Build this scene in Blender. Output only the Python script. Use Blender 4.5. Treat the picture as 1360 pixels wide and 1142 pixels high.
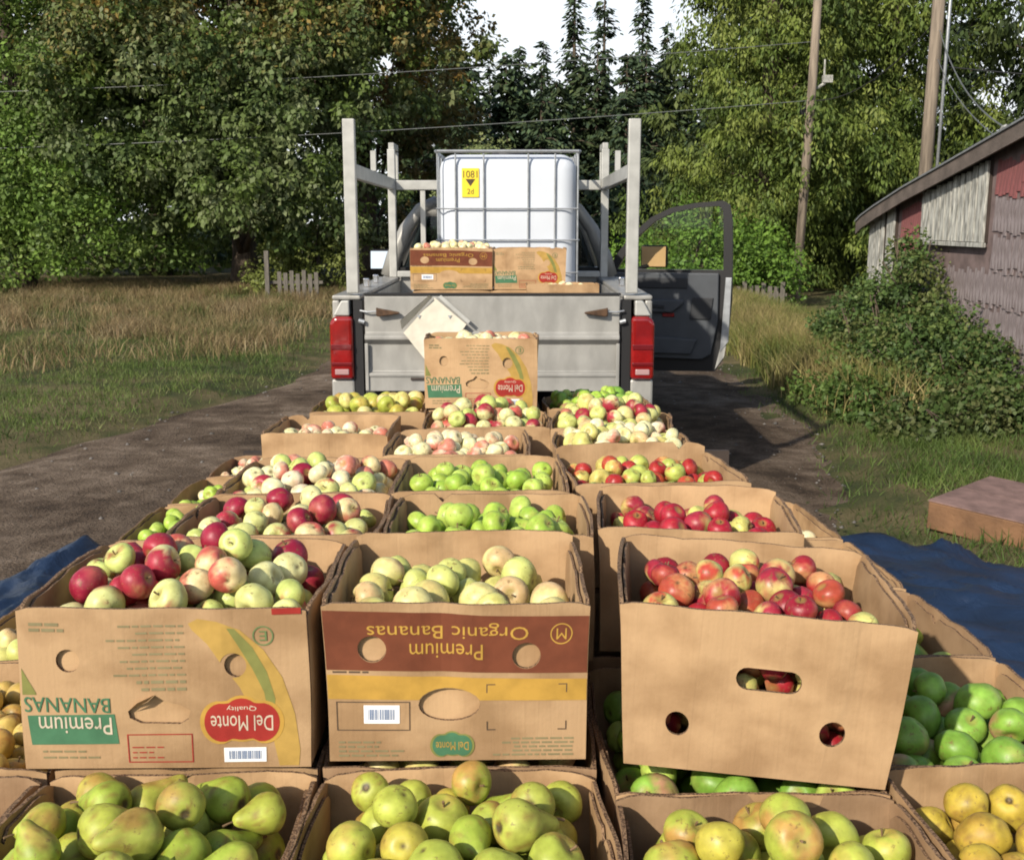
import bpy, bmesh, math, random
import numpy as np
from mathutils import Vector, Matrix, Euler, noise, geometry
from math import sin, cos, pi, radians

for o in list(bpy.data.objects):
    bpy.data.objects.remove(o, do_unlink=True)
scene = bpy.context.scene
C = scene.collection
rnd = random.Random(7)
npr = np.random.default_rng(11)

# ------------------------------------------------------------------ camera, sky, sun, exposure
CAM_Z = 1.8
PITCH, YAW = 10.8, -0.87
cam_d = bpy.data.cameras.new('camera')
cam = bpy.data.objects.new('camera', cam_d)
C.objects.link(cam)
cam.location = (0, 0, CAM_Z)
cam.rotation_euler = (radians(90 - PITCH), 0, radians(YAW))
cam_d.sensor_fit = 'HORIZONTAL'
cam_d.sensor_width = 36
cam_d.lens = 36 * 1450 / 1360
cam_d.clip_start = 0.05
cam_d.clip_end = 2000
scene.camera = cam

SUN_AZ, SUN_EL = 36.0, 31.0       # degrees left of straight behind the camera, degrees up
world = bpy.data.worlds.new('World')
scene.world = world
world.use_nodes = True
wn = world.node_tree.nodes
wl = world.node_tree.links
bg = wn['Background']
sky = wn.new('ShaderNodeTexSky')
sky.sky_type = 'NISHITA'
sky.sun_disc = False
sky.sun_elevation = radians(SUN_EL)
sky.sun_rotation = radians(180 + SUN_AZ)
sky.air_density = 1.0
sky.dust_density = 1.5
sky.ozone_density = 1.0
wtc = wn.new('ShaderNodeTexCoord'); wsx = wn.new('ShaderNodeSeparateXYZ'); wl.new(wtc.outputs['Generated'], wsx.inputs[0])
wmr = wn.new('ShaderNodeMapRange'); wmr.interpolation_type = 'SMOOTHSTEP'
wmr.inputs['From Min'].default_value = 0.0; wmr.inputs['From Max'].default_value = 0.55; wmr.inputs['To Min'].default_value = 1.0; wmr.inputs['To Max'].default_value = 0.0
wl.new(wsx.outputs['Z'], wmr.inputs[0])
wmx = wn.new('ShaderNodeMix'); wmx.data_type = 'RGBA'; wmx.inputs['B'].default_value = (8.0, 8.25, 8.5, 1)
wl.new(wmr.outputs[0], wmx.inputs['Factor']); wl.new(sky.outputs[0], wmx.inputs['A']); wl.new(wmx.outputs['Result'], bg.inputs[0])
bg.inputs[1].default_value = 0.125
sd = bpy.data.lights.new('sun', 'SUN')
sd.energy = 4.8
sd.angle = radians(0.9)
sd.color = (1.0, 0.91, 0.77)
sun = bpy.data.objects.new('sun', sd)
C.objects.link(sun)
sdir = Vector((-sin(radians(SUN_AZ)) * cos(radians(SUN_EL)), -cos(radians(SUN_AZ)) * cos(radians(SUN_EL)), sin(radians(SUN_EL))))
sun.rotation_euler = sdir.to_track_quat('Z', 'Y').to_euler()
sun.location = (-6, -8, 8)
scene.view_settings.view_transform = 'Standard'
scene.view_settings.look = 'None'
scene.view_settings.gamma = 1
scene.view_settings.use_curve_mapping = False
scene.cycles.filter_width = 1.9
scene.view_settings.exposure = 0.28

# ------------------------------------------------------------------ helpers
def tag(o, label=None, cat=None, group=None, kind=None):
    if label: o['label'] = label
    if cat: o['category'] = cat
    if group: o['group'] = group
    if kind: o['kind'] = kind
    return o

def empty(name, loc=(0, 0, 0), rot=(0, 0, 0), label=None, cat=None, group=None):
    o = bpy.data.objects.new(name, None)
    o.empty_display_size = 0.1
    C.objects.link(o)
    o.location = loc
    o.rotation_euler = rot
    return tag(o, label, cat, group)

def link(name, me, parent=None, mat=None):
    o = bpy.data.objects.new(name, me)
    C.objects.link(o)
    if parent: o.parent = parent
    if mat and not me.materials: me.materials.append(mat)
    return o

class MB:
    """collects shapes that become ONE mesh"""
    def __init__(s):
        s.v = []; s.f = []
    def add(s, vs, fs):
        n = len(s.v)
        s.v += [tuple(p) for p in vs]
        s.f += [tuple(i + n for i in f) for f in fs]
        return s
    def box(s, x0, x1, y0, y1, z0, z1, M=None):
        vs = [Vector(p) for p in ((x0,y0,z0),(x1,y0,z0),(x1,y1,z0),(x0,y1,z0),(x0,y0,z1),(x1,y0,z1),(x1,y1,z1),(x0,y1,z1))]
        if M: vs = [M @ p for p in vs]
        return s.add(vs, [(0,3,2,1),(4,5,6,7),(0,1,5,4),(1,2,6,5),(2,3,7,6),(3,0,4,7)])
    def tube(s, pts, rad, seg=8, cap=True):
        pts = [Vector(p) for p in pts]
        if not hasattr(rad, '__len__'): rad = [rad] * len(pts)
        vs = []; fs = []
        up = None
        for i, p in enumerate(pts):
            d = (pts[min(i+1, len(pts)-1)] - pts[max(i-1, 0)]).normalized()
            if up is None:
                up = Vector((0,0,1)) if abs(d.z) < .9 else Vector((1,0,0))
            a = d.cross(up).normalized(); b = a.cross(d).normalized(); up = b
            for k in range(seg):
                t = 2*pi*k/seg
                vs.append(p + (a*cos(t) + b*sin(t))*rad[i])
        for i in range(len(pts)-1):
            for k in range(seg):
                k2 = (k+1) % seg
                fs.append((i*seg+k, i*seg+k2, (i+1)*seg+k2, (i+1)*seg+k))
        if cap:
            fs.append(tuple(range(seg))); fs.append(tuple((len(pts)-1)*seg+k for k in reversed(range(seg))))
        return s.add(vs, fs)
    def beam(s, p0, p1, w, h, up=(0,0,1)):
        p0, p1 = Vector(p0), Vector(p1)
        d = (p1-p0).normalized(); u = Vector(up)
        if abs(d.dot(u)) > .95: u = Vector((0,1,0))
        a = d.cross(u).normalized()*w/2; b = a.cross(d).normalized()*h/2
        vs = [p0-a-b, p0+a-b, p0+a+b, p0-a+b, p1-a-b, p1+a-b, p1+a+b, p1-a+b]
        return s.add(vs, [(0,1,2,3),(7,6,5,4),(0,4,5,1),(1,5,6,2),(2,6,7,3),(3,7,4,0)])
    def prism(s, poly, a, b, axis='x'):
        """2-D polygon extruded from a to b along an axis"""
        def P(p, t):
            return {'x': (t, p[0], p[1]), 'y': (p[0], t, p[1]), 'z': (p[0], p[1], t)}[axis]
        n = len(poly)
        vs = [P(p, a) for p in poly] + [P(p, b) for p in poly]
        fs = [tuple(range(n)), tuple(reversed(range(n, 2*n)))] + [(i, i+n, (i+1) % n + n, (i+1) % n) for i in range(n)]
        return s.add(vs, fs)
    def loft(s, secs, cap=True):
        n = len(secs[0]); vs = [p for q in secs for p in q]; fs = []
        for i in range(len(secs)-1):
            for k in range(n):
                k2 = (k+1) % n
                fs.append((i*n+k, i*n+k2, (i+1)*n+k2, (i+1)*n+k))
        if cap:
            fs.append(tuple(reversed(range(n)))); fs.append(tuple((len(secs)-1)*n+k for k in range(n)))
        return s.add(vs, fs)
    def lathe(s, prof, seg=20, M=None):
        """profile of (radius, z) about z"""
        vs = []; fs = []
        for r, z in prof:
            for k in range(seg):
                t = 2*pi*k/seg; p = Vector((r*cos(t), r*sin(t), z)); vs.append(M @ p if M else p)
        for i in range(len(prof)-1):
            for k in range(seg):
                k2 = (k+1) % seg
                fs.append((i*seg+k, i*seg+k2, (i+1)*seg+k2, (i+1)*seg+k))
        return s.add(vs, fs)
    def build(s, name, mat, parent=None, bevel=0, smooth=False, seg=2):
        me = bpy.data.meshes.new(name)
        me.from_pydata(s.v, [], s.f)
        bm = bmesh.new(); bm.from_mesh(me)
        bmesh.ops.recalc_face_normals(bm, faces=bm.faces)
        bm.to_mesh(me); bm.free()
        o = link(name, me, parent, mat)
        if smooth: me.polygons.foreach_set('use_smooth', [True]*len(me.polygons))
        if bevel:
            m = o.modifiers.new('bevel', 'BEVEL'); m.width = bevel; m.segments = seg; m.limit_method = 'ANGLE'; m.angle_limit = radians(40)
        return o

def np_mesh(name, V, F, mat, col=None, smooth=False):
    """fast mesh from arrays: V (n,3), F (m,k)"""
    me = bpy.data.meshes.new(name)
    V = np.asarray(V, np.float32); F = np.asarray(F, np.int32)
    m, k = F.shape
    me.vertices.add(len(V)); me.vertices.foreach_set('co', V.ravel())
    me.loops.add(m*k); me.loops.foreach_set('vertex_index', F.ravel())
    me.polygons.add(m)
    me.polygons.foreach_set('loop_start', np.arange(0, m*k, k, dtype=np.int32))
    me.polygons.foreach_set('loop_total', np.full(m, k, np.int32))
    if smooth: me.polygons.foreach_set('use_smooth', np.ones(m, bool))
    if col is not None:
        a = me.color_attributes.new('col', 'FLOAT_COLOR', 'POINT')
        c4 = np.ones((len(V), 4), np.float32); c4[:, :3] = col
        a.data.foreach_set('color', c4.ravel())
    me.update(calc_edges=True)
    if mat: me.materials.append(mat)
    return me

# ------------------------------------------------------------------ materials
def nt(m):
    return m.node_tree.nodes, m.node_tree.links

def mat(name, col, rough=.6, metal=0, var=0, vscale=6, stretch=(1,1,1), col2=None, bump=0, bscale=40, spec=.4, detail=5, coat=0, attr=False, contrast=(.35,.65)):
    m = bpy.data.materials.new(name); m.use_nodes = True
    N, L = nt(m); p = N['Principled BSDF']
    p.inputs['Roughness'].default_value = rough
    p.inputs['Metallic'].default_value = metal
    p.inputs['Specular IOR Level'].default_value = spec
    p.inputs['Coat Weight'].default_value = coat
    p.inputs['Base Color'].default_value = (*col, 1)
    tc = N.new('ShaderNodeTexCoord'); mp = N.new('ShaderNodeMapping'); mp.inputs['Scale'].default_value = stretch
    L.new(tc.outputs['Object'], mp.inputs[0])
    if var or col2:
        nz = N.new('ShaderNodeTexNoise'); nz.inputs['Scale'].default_value = vscale; nz.inputs['Detail'].default_value = detail
        L.new(mp.outputs[0], nz.inputs['Vector'])
        rp = N.new('ShaderNodeValToRGB')
        c2 = col2 if col2 else tuple(c*(1-var) for c in col)
        rp.color_ramp.elements[0].position = contrast[0]; rp.color_ramp.elements[1].position = contrast[1]
        rp.color_ramp.elements[0].color = (*c2, 1); rp.color_ramp.elements[1].color = (*col, 1)
        L.new(nz.outputs[0], rp.inputs[0]); L.new(rp.outputs[0], p.inputs['Base Color'])
    if bump:
        n2 = N.new('ShaderNodeTexNoise'); n2.inputs['Scale'].default_value = bscale; n2.inputs['Detail'].default_value = 6
        L.new(mp.outputs[0], n2.inputs['Vector'])
        b = N.new('ShaderNodeBump'); b.inputs['Strength'].default_value = bump; b.inputs['Distance'].default_value = .02
        L.new(n2.outputs[0], b.inputs['Height']); L.new(b.outputs[0], p.inputs['Normal'])
    return m

def leaf_mat(name, trans=.3, rough=.55):
    m = bpy.data.materials.new(name); m.use_nodes = True
    N, L = nt(m); p = N['Principled BSDF']
    at = N.new('ShaderNodeAttribute'); at.attribute_name = 'col'
    L.new(at.outputs['Color'], p.inputs['Base Color'])
    p.inputs['Roughness'].default_value = rough; p.inputs['Specular IOR Level'].default_value = .3
    tr = N.new('ShaderNodeBsdfTranslucent'); L.new(at.outputs['Color'], tr.inputs[0])
    mx = N.new('ShaderNodeMixShader'); mx.inputs[0].default_value = trans
    L.new(p.outputs[0], mx.inputs[1]); L.new(tr.outputs[0], mx.inputs[2])
    L.new(mx.outputs[0], N['Material Output'].inputs[0])
    return m

def fruit_mat(name, rough=.36):
    m = bpy.data.materials.new(name); m.use_nodes = True
    N, L = nt(m); p = N['Principled BSDF']
    at = N.new('ShaderNodeAttribute'); at.attribute_name = 'col'
    geo = N.new('ShaderNodeNewGeometry')
    vo = N.new('ShaderNodeTexNoise'); vo.inputs['Scale'].default_value = 260; vo.inputs['Detail'].default_value = 2
    L.new(geo.outputs['Position'], vo.inputs['Vector'])
    nz = N.new('ShaderNodeTexNoise'); nz.inputs['Scale'].default_value = 45; nz.inputs['Detail'].default_value = 4
    L.new(geo.outputs['Position'], nz.inputs['Vector'])
    r1 = N.new('ShaderNodeValToRGB'); r1.color_ramp.elements[0].position = .62; r1.color_ramp.elements[1].position = .75
    r1.color_ramp.elements[0].color = (0,0,0,1); r1.color_ramp.elements[1].color = (.35,.35,.35,1)
    L.new(vo.outputs[0], r1.inputs[0])
    sp = N.new('ShaderNodeMix'); sp.data_type = 'RGBA'; sp.inputs['B'].default_value = (.42,.33,.14,1)
    L.new(r1.outputs[0], sp.inputs['Factor']); L.new(at.outputs['Color'], sp.inputs['A'])
    r2 = N.new('ShaderNodeValToRGB'); r2.color_ramp.elements[0].position = .3; r2.color_ramp.elements[1].position = .7
    r2.color_ramp.elements[0].color = (.68,.66,.58,1); r2.color_ramp.elements[1].color = (1.1,1.1,1.07,1)
    L.new(nz.outputs[0], r2.inputs[0])
    ml = N.new('ShaderNodeMix'); ml.data_type = 'RGBA'; ml.blend_type = 'MULTIPLY'; ml.inputs['Factor'].default_value = 1
    L.new(sp.outputs['Result'], ml.inputs['A']); L.new(r2.outputs[0], ml.inputs['B'])
    L.new(ml.outputs['Result'], p.inputs['Base Color'])
    n3 = N.new('ShaderNodeTexNoise'); n3.inputs['Scale'].default_value = 75; n3.inputs['Detail'].default_value = 6; n3.inputs['Roughness'].default_value = .7
    L.new(geo.outputs['Position'], n3.inputs['Vector'])
    r3 = N.new('ShaderNodeValToRGB'); r3.color_ramp.elements[0].position = .59; r3.color_ramp.elements[1].position = .66
    r3.color_ramp.elements[0].color = (0,0,0,1); r3.color_ramp.elements[1].color = (.72,.72,.72,1)
    L.new(n3.outputs[0], r3.inputs[0])
    bl = N.new('ShaderNodeMix'); bl.data_type = 'RGBA'; bl.inputs['B'].default_value = (.16,.10,.035,1)
    L.new(r3.outputs[0], bl.inputs['Factor']); L.new(ml.outputs['Result'], bl.inputs['A'])
    L.new(bl.outputs['Result'], p.inputs['Base Color'])
    bp = N.new('ShaderNodeBump'); bp.inputs['Strength'].default_value = .25; bp.inputs['Distance'].default_value = .004
    L.new(nz.outputs[0], bp.inputs['Height']); L.new(bp.outputs[0], p.inputs['Normal'])
    rr = N.new('ShaderNodeMapRange'); rr.inputs['To Min'].default_value = rough-.06; rr.inputs['To Max'].default_value = rough+.22
    L.new(nz.outputs[0], rr.inputs[0]); L.new(rr.outputs[0], p.inputs['Roughness'])
    p.inputs['Specular IOR Level'].default_value = .4
    p.inputs['Subsurface Weight'].default_value = .08
    p.inputs['Subsurface Radius'].default_value = (.01,.006,.003)
    return m

def cardboard(name, base=(.415,.272,.148), dark=(.29,.18,.092)):
    m = bpy.data.materials.new(name); m.use_nodes = True
    N, L = nt(m); p = N['Principled BSDF']
    tc = N.new('ShaderNodeTexCoord'); oi = N.new('ShaderNodeObjectInfo')
    ad = N.new('ShaderNodeVectorMath'); ad.operation = 'ADD'
    L.new(tc.outputs['Object'], ad.inputs[0]); L.new(oi.outputs['Location'], ad.inputs[1])
    def nz(scale, st, det=5):
        mp = N.new('ShaderNodeMapping'); mp.inputs['Scale'].default_value = st
        L.new(ad.outputs[0], mp.inputs[0])
        n = N.new('ShaderNodeTexNoise'); n.inputs['Scale'].default_value = scale; n.inputs['Detail'].default_value = det
        L.new(mp.outputs[0], n.inputs['Vector']); return n
    stain = nz(9, (1,1,1.3), 8); flute = nz(1, (170,170,1.2), 2); crease = nz(1, (13,13,.12), 1); fib = nz(160, (1,1,1), 3)
    rp = N.new('ShaderNodeValToRGB'); e = rp.color_ramp.elements
    e[0].position = .36; e[1].position = .58; e[0].color = (*dark,1); e[1].color = (*base,1)
    mxv = N.new('ShaderNodeMath'); mxv.operation = 'MULTIPLY_ADD'; mxv.inputs[1].default_value = .04; 
    L.new(flute.outputs[0], mxv.inputs[0])
    s2 = N.new('ShaderNodeMath'); s2.operation = 'MULTIPLY'; s2.inputs[1].default_value = .96; L.new(stain.outputs[0], s2.inputs[0])
    L.new(s2.outputs[0], mxv.inputs[2]); L.new(mxv.outputs[0], rp.inputs[0])
    # vertical fold lines
    fl = N.new('ShaderNodeMath'); fl.operation = 'SUBTRACT'; fl.inputs[1].default_value = .52; L.new(crease.outputs[0], fl.inputs[0])
    fa = N.new('ShaderNodeMath'); fa.operation = 'ABSOLUTE'; L.new(fl.outputs[0], fa.inputs[0])
    fr = N.new('ShaderNodeMapRange'); fr.inputs['From Max'].default_value = .006; fr.inputs['To Min'].default_value = .93; fr.inputs['To Max'].default_value = 1; L.new(fa.outputs[0], fr.inputs[0])
    fm = N.new('ShaderNodeMix'); fm.data_type = 'RGBA'; fm.blend_type = 'MULTIPLY'; fm.inputs['Factor'].default_value = 1
    L.new(rp.outputs[0], fm.inputs['A']); L.new(fr.outputs[0], fm.inputs['B'])
    # each box a slightly different board
    hv = N.new('ShaderNodeHueSaturation'); L.new(fm.outputs['Result'], hv.inputs['Color'])
    mr = N.new('ShaderNodeMapRange'); mr.inputs['To Min'].default_value = .86; mr.inputs['To Max'].default_value = 1.1
    L.new(oi.outputs['Random'], mr.inputs[0]); L.new(mr.outputs[0], hv.inputs['Value'])
    L.new(hv.outputs[0], p.inputs['Base Color'])
    p.inputs['Roughness'].default_value = .78; p.inputs['Specular IOR Level'].default_value = .22
    h1 = N.new('ShaderNodeMath'); h1.operation = 'MULTIPLY_ADD'; h1.inputs[1].default_value = .2
    L.new(flute.outputs[0], h1.inputs[0]); L.new(crease.outputs[0], h1.inputs[2])
    h2 = N.new('ShaderNodeMath'); h2.operation = 'MULTIPLY_ADD'; h2.inputs[1].default_value = .15
    L.new(fib.outputs[0], h2.inputs[0]); L.new(h1.outputs[0], h2.inputs[2])
    b = N.new('ShaderNodeBump'); b.inputs['Strength'].default_value = .5; b.inputs['Distance'].default_value = .006
    L.new(h2.outputs[0], b.inputs['Height']); L.new(b.outputs[0], p.inputs['Normal'])
    return m

MT = {}
MT['card'] = cardboard('cardboard')
MT['card2'] = cardboard('cardboard_grey', (.33,.215,.125), (.235,.145,.08))
MT['card_weather'] = mat('weathered_cardboard', (.23,.145,.125), .85, var=.4, vscale=9, bump=.3)
def edge_mat():
    m = mat('corrugated_edge', (.24,.15,.085), .9, col2=(.055,.03,.016), vscale=1, stretch=(330,330,60), detail=1, contrast=(.42,.58))
    return m
MT['card_edge'] = edge_mat()
def ink(name, c): return mat(name, c, .7, var=.22, vscale=30, spec=.2)
MT['ink_green'] = ink('ink_green', (.06,.165,.088)); MT['ink_dkgreen'] = ink('ink_dark_green', (.13,.19,.075))
MT['ink_yellow'] = ink('ink_yellow', (.43,.255,.05)); MT['ink_banana'] = ink('ink_banana', (.40,.255,.065)); MT['ink_leaf'] = ink('ink_leaf', (.20,.205,.06))
MT['ink_red'] = ink('ink_red', (.31,.028,.022)); MT['ink_brown'] = ink('ink_brown', (.15,.045,.022)); MT['ink_white'] = ink('ink_white', (.55,.47,.36))
MT['ink_black'] = ink('ink_black', (.09,.06,.04)); MT['ink_grey'] = ink('ink_grey_green', (.22,.19,.10)); MT['label'] = mat('label_paper', (.78,.79,.80), .5)
MT['ink_blue'] = ink('ink_blue', (.10,.16,.30))
MT['fruit'] = fruit_mat('fruit_skin'); MT['pear'] = fruit_mat('pear_skin', .45)
MT['stem'] = mat('stem', (.16,.10,.05), .8)
MT['leaf'] = leaf_mat('leaf'); MT['needle'] = leaf_mat('needle', .2, .6); MT['blade'] = leaf_mat('grass_blade', .35, .6)
MT['bark'] = mat('bark', (.10,.075,.055), .9, var=.5, vscale=5, stretch=(4,4,1), bump=.8, bscale=12)
MT['paint'] = mat('silver_paint', (.335,.33,.31), .45, metal=.2, var=.24, vscale=5, stretch=(2,2,1), spec=.45, coat=.1, bump=.04, bscale=60, detail=9)
MT['alu'] = mat('painted_rack', (.44,.44,.415), .45, metal=.3, var=.2, vscale=12)
MT['black'] = mat('black_plastic', (.010,.010,.011), .6)
MT['rubber'] = mat('rubber', (.02,.02,.02), .85, bump=.2)
MT['tail'] = mat('tail_lens', (.24,.009,.009), .12, spec=.6, coat=.6, var=.35, vscale=14)
MT['tail_dk'] = mat('tail_lens_band', (.12,.008,.01), .14, spec=.6, coat=.6)
MT['lens'] = mat('clear_lens', (.36,.22,.22), .15, spec=.6)
MT['chrome'] = mat('chrome', (.75,.75,.76), .15, metal=1)
MT['steel'] = mat('galvanised', (.38,.40,.42), .45, metal=.6, var=.25, vscale=20)
MT['tank'] = mat('white_poly_tank', (.53,.57,.63), .6, spec=.25, var=.06, vscale=3)
MT['sticker'] = mat('yellow_sticker', (.72,.56,.03), .5)
MT['rust'] = mat('rusty_latch', (.10,.055,.03), .7, metal=.3, var=.5, vscale=30)
MT['plate'] = mat('cream_plate', (.62,.58,.48), .6, var=.2, vscale=12)
MT['door_in'] = mat('door_trim', (.055,.062,.072), .6, var=.15, vscale=8)
MT['door_dk'] = mat('door_trim_dark', (.02,.022,.026), .6)
MT['wood'] = mat('deck_wood', (.16,.115,.075), .85, var=.5, vscale=5, stretch=(1,12,1), bump=.3)
MT['pole'] = mat('pole_wood', (.27,.22,.17), .9, var=.5, vscale=3, stretch=(6,6,.5), bump=.4, bscale=10)
MT['grey_wood'] = mat('grey_wood', (.15,.135,.115), .9, var=.4, vscale=6, stretch=(5,5,1), bump=.4)
MT['white_wood'] = mat('white_board', (.46,.46,.42), .8, var=.65, vscale=5, stretch=(9,9,1.5), bump=.3)
MT['frame_dk'] = mat('dark_frame', (.05,.035,.028), .7, var=.4)
MT['roof'] = mat('roof_felt', (.20,.18,.165), .9, var=.4, vscale=6, bump=.4)
MT['fascia'] = mat('fascia', (.13,.105,.09), .85, var=.4, vscale=5, bump=.3)
MT['wire'] = mat('wire', (.17,.18,.18), .5, metal=.4)
MT['wire_dk'] = mat('dark_cable', (.03,.03,.03), .6)
MT['rock'] = mat('stone', (.30,.27,.23), .9, var=.4, bump=.5)

def glass_mat(name, tint=(.9,.95,.95), a=.88):
    m = bpy.data.materials.new(name); m.use_nodes = True
    N, L = nt(m); N.remove(N['Principled BSDF'])
    t = N.new('ShaderNodeBsdfTransparent'); t.inputs[0].default_value = (*tint, 1)
    g = N.new('ShaderNodeBsdfGlossy'); g.inputs['Roughness'].default_value = .03
    f = N.new('ShaderNodeFresnel'); f.inputs[0].default_value = 1.45
    x = N.new('ShaderNodeMixShader'); L.new(f.outputs[0], x.inputs[0]); L.new(t.outputs[0], x.inputs[1]); L.new(g.outputs[0], x.inputs[2])
    L.new(x.outputs[0], N['Material Output'].inputs[0]); return m
MT['glass'] = glass_mat('window_glass', (.86,.92,.90))
MT['glass_dk'] = glass_mat('cab_glass', (.35,.42,.45))
MT['mirror'] = mat('mirror_glass', (.85,.88,.9), .03, metal=1)
MT['mirror_reflection'] = mat('painted_reflection', (.62,.36,.17), .35, var=.15)  # tan of a sunlit reflection, put into the mirror face's colour

def tarp_mat():
    m = mat('blue_tarp', (.011,.027,.066), .5, var=.5, vscale=5, bump=0, spec=.5)
    N, L = nt(m); p = N['Principled BSDF']; tc = N.new('ShaderNodeTexCoord')
    n = N.new('ShaderNodeTexNoise'); n.inputs['Scale'].default_value = 9; n.inputs['Detail'].default_value = 7; n.inputs['Distortion'].default_value = .8
    L.new(tc.outputs['Object'], n.inputs['Vector'])
    b = N.new('ShaderNodeBump'); b.inputs['Strength'].default_value = .6; b.inputs['Distance'].default_value = .03
    L.new(n.outputs[0], b.inputs['Height']); L.new(b.outputs[0], p.inputs['Normal'])
    return m
MT['tarp'] = tarp_mat()

def ground_mat(name, stops, big=.35, mid=2.2, fine=60, bump=.6):
    m = bpy.data.materials.new(name); m.use_nodes = True
    N, L = nt(m); p = N['Principled BSDF']; p.inputs['Roughness'].default_value = .95; p.inputs['Specular IOR Level'].default_value = .15
    tc = N.new('ShaderNodeTexCoord')
    def nz(s, d):
        n = N.new('ShaderNodeTexNoise'); n.inputs['Scale'].default_value = s; n.inputs['Detail'].default_value = d; n.inputs['Roughness'].default_value = .62
        L.new(tc.outputs['Object'], n.inputs['Vector']); return n
    a, b2, c = nz(big, 6), nz(mid, 6), nz(fine, 4)
    s = N.new('ShaderNodeMath'); s.operation = 'MULTIPLY_ADD'; s.inputs[1].default_value = .45; L.new(a.outputs[0], s.inputs[0])
    t = N.new('ShaderNodeMath'); t.operation = 'MULTIPLY_ADD'; t.inputs[1].default_value = .33; L.new(b2.outputs[0], t.inputs[0])
    u = N.new('ShaderNodeMath'); u.operation = 'MULTIPLY'; u.inputs[1].default_value = .22; L.new(c.outputs[0], u.inputs[0])
    L.new(u.outputs[0], t.inputs[2]); L.new(t.outputs[0], s.inputs[2])
    rp = N.new('ShaderNodeValToRGB'); e = rp.color_ramp.elements
    e[0].position = stops[0][0]; e[0].color = (*stops[0][1],1); e[1].position = stops[-1][0]; e[1].color = (*stops[-1][1],1)
    for q in stops[1:-1]:
        k = e.new(q[0]); k.color = (*q[1],1)
    L.new(s.outputs[0], rp.inputs[0]); L.new(rp.outputs[0], p.inputs['Base Color'])
    bp = N.new('ShaderNodeBump'); bp.inputs['Strength'].default_value = bump; bp.inputs['Distance'].default_value = .02
    ad = N.new('ShaderNodeMath'); ad.operation = 'ADD'; L.new(b2.outputs[0], ad.inputs[0]); L.new(c.outputs[0], ad.inputs[1])
    L.new(ad.outputs[0], bp.inputs['Height']); L.new(bp.outputs[0], p.inputs['Normal'])
    return m
MT['dirt'] = ground_mat('packed_dirt', [(.41,(.0436,.0309,.0216)),(.47,(.0861,.0617,.0431)),(.51,(.1148,.0851,.0608)),(.55,(.1550,.1170,.0862)),(.61,(.2296,.1809,.1372))], big=.8, mid=4.5, fine=45, bump=1.0)
MT['soil'] = ground_mat('grassy_soil', [(.42,(.035,.045,.018)),(.48,(.065,.068,.027)),(.53,(.11,.09,.045)),(.60,(.16,.13,.07))])

# ------------------------------------------------------------------ ground and track
def left_edge(y):   # road edges as functions of y (metres)
    return float(np.interp(y, [-6,4,7,9.5,12.5,16,24,34], [-5.2,-4.5,-4.0,-3.3,-2.35,-2.2,-2.1,-1.8])) + .12*noise.noise((y*1.3,2,0)) + .06*noise.noise((y*4,5,0))
def right_edge(y):
    return float(np.interp(y, [-6,4,6.4,8.5,12,18,26,34], [3.2,2.6,2.2,2.7,2.95,3.3,4.2,5.0])) + .12*noise.noise((y*1.3,12,0)) + .06*noise.noise((y*4,15,0))

def gheight(x, y):
    h = .03*noise.noise((x*.6, y*.6, 3)) + .02*noise.noise((x*2, y*2, 8))
    le, re = left_edge(y), right_edge(y)
    if le < x < re: k = 0
    else: k = min(1, min(abs(x-le), abs(x-re))/.6)
    near = 0 if y < 40 else 1
    return h*k*.9 + .05*k - .03*(1-k)

def ground():
    xs = np.concatenate([[-600,-200,-90,-50,-30,-20], np.arange(-14, 12.01, .4), [16,20,30,50,90,200,600]])
    ys = np.concatenate([[-300,-60,-20,-8], np.arange(-4, 34.01, .4), [38,45,60,90,160,400,900]])
    V = []; F = []
    for y in ys:
        for x in xs:
            V.append((x, y, gheight(x, y) if (-14 <= x <= 12 and -4 <= y <= 34) else .0))
    n = len(xs)
    for j in range(len(ys)-1):
        for i in range(n-1):
            F.append((j*n+i, j*n+i+1, (j+1)*n+i+1, (j+1)*n+i))
    o = link('ground', np_mesh('ground', V, F, MT['soil'], smooth=True)); tag(o, kind='structure')
    # dirt track: its own sheet a little above the soil
    V = []; F = []; K = 22
    yy = np.arange(-6, 34.01, .25)
    for y in yy:
        a, b = left_edge(y), right_edge(y)
        for k in range(K+1):
            t = k/K; x = a+(b-a)*t
            rut = -.025*math.exp(-((x+.85)/.28)**2) - .025*math.exp(-((x-.85)/.28)**2)
            edge = min(t, 1-t)*K
            z = .004 + .012*noise.noise((x*1.5, y*1.5, 0)) + rut*.6 + (.018 if edge >= 1 else -.03)
            V.append((x, y, z))
    for j in range(len(yy)-1):
        for k in range(K):
            F.append((j*(K+1)+k, j*(K+1)+k+1, (j+1)*(K+1)+k+1, (j+1)*(K+1)+k))
    o = link('dirt_track', np_mesh('dirt_track', V, F, MT['dirt'], smooth=True)); tag(o, kind='structure')
ground()

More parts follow.
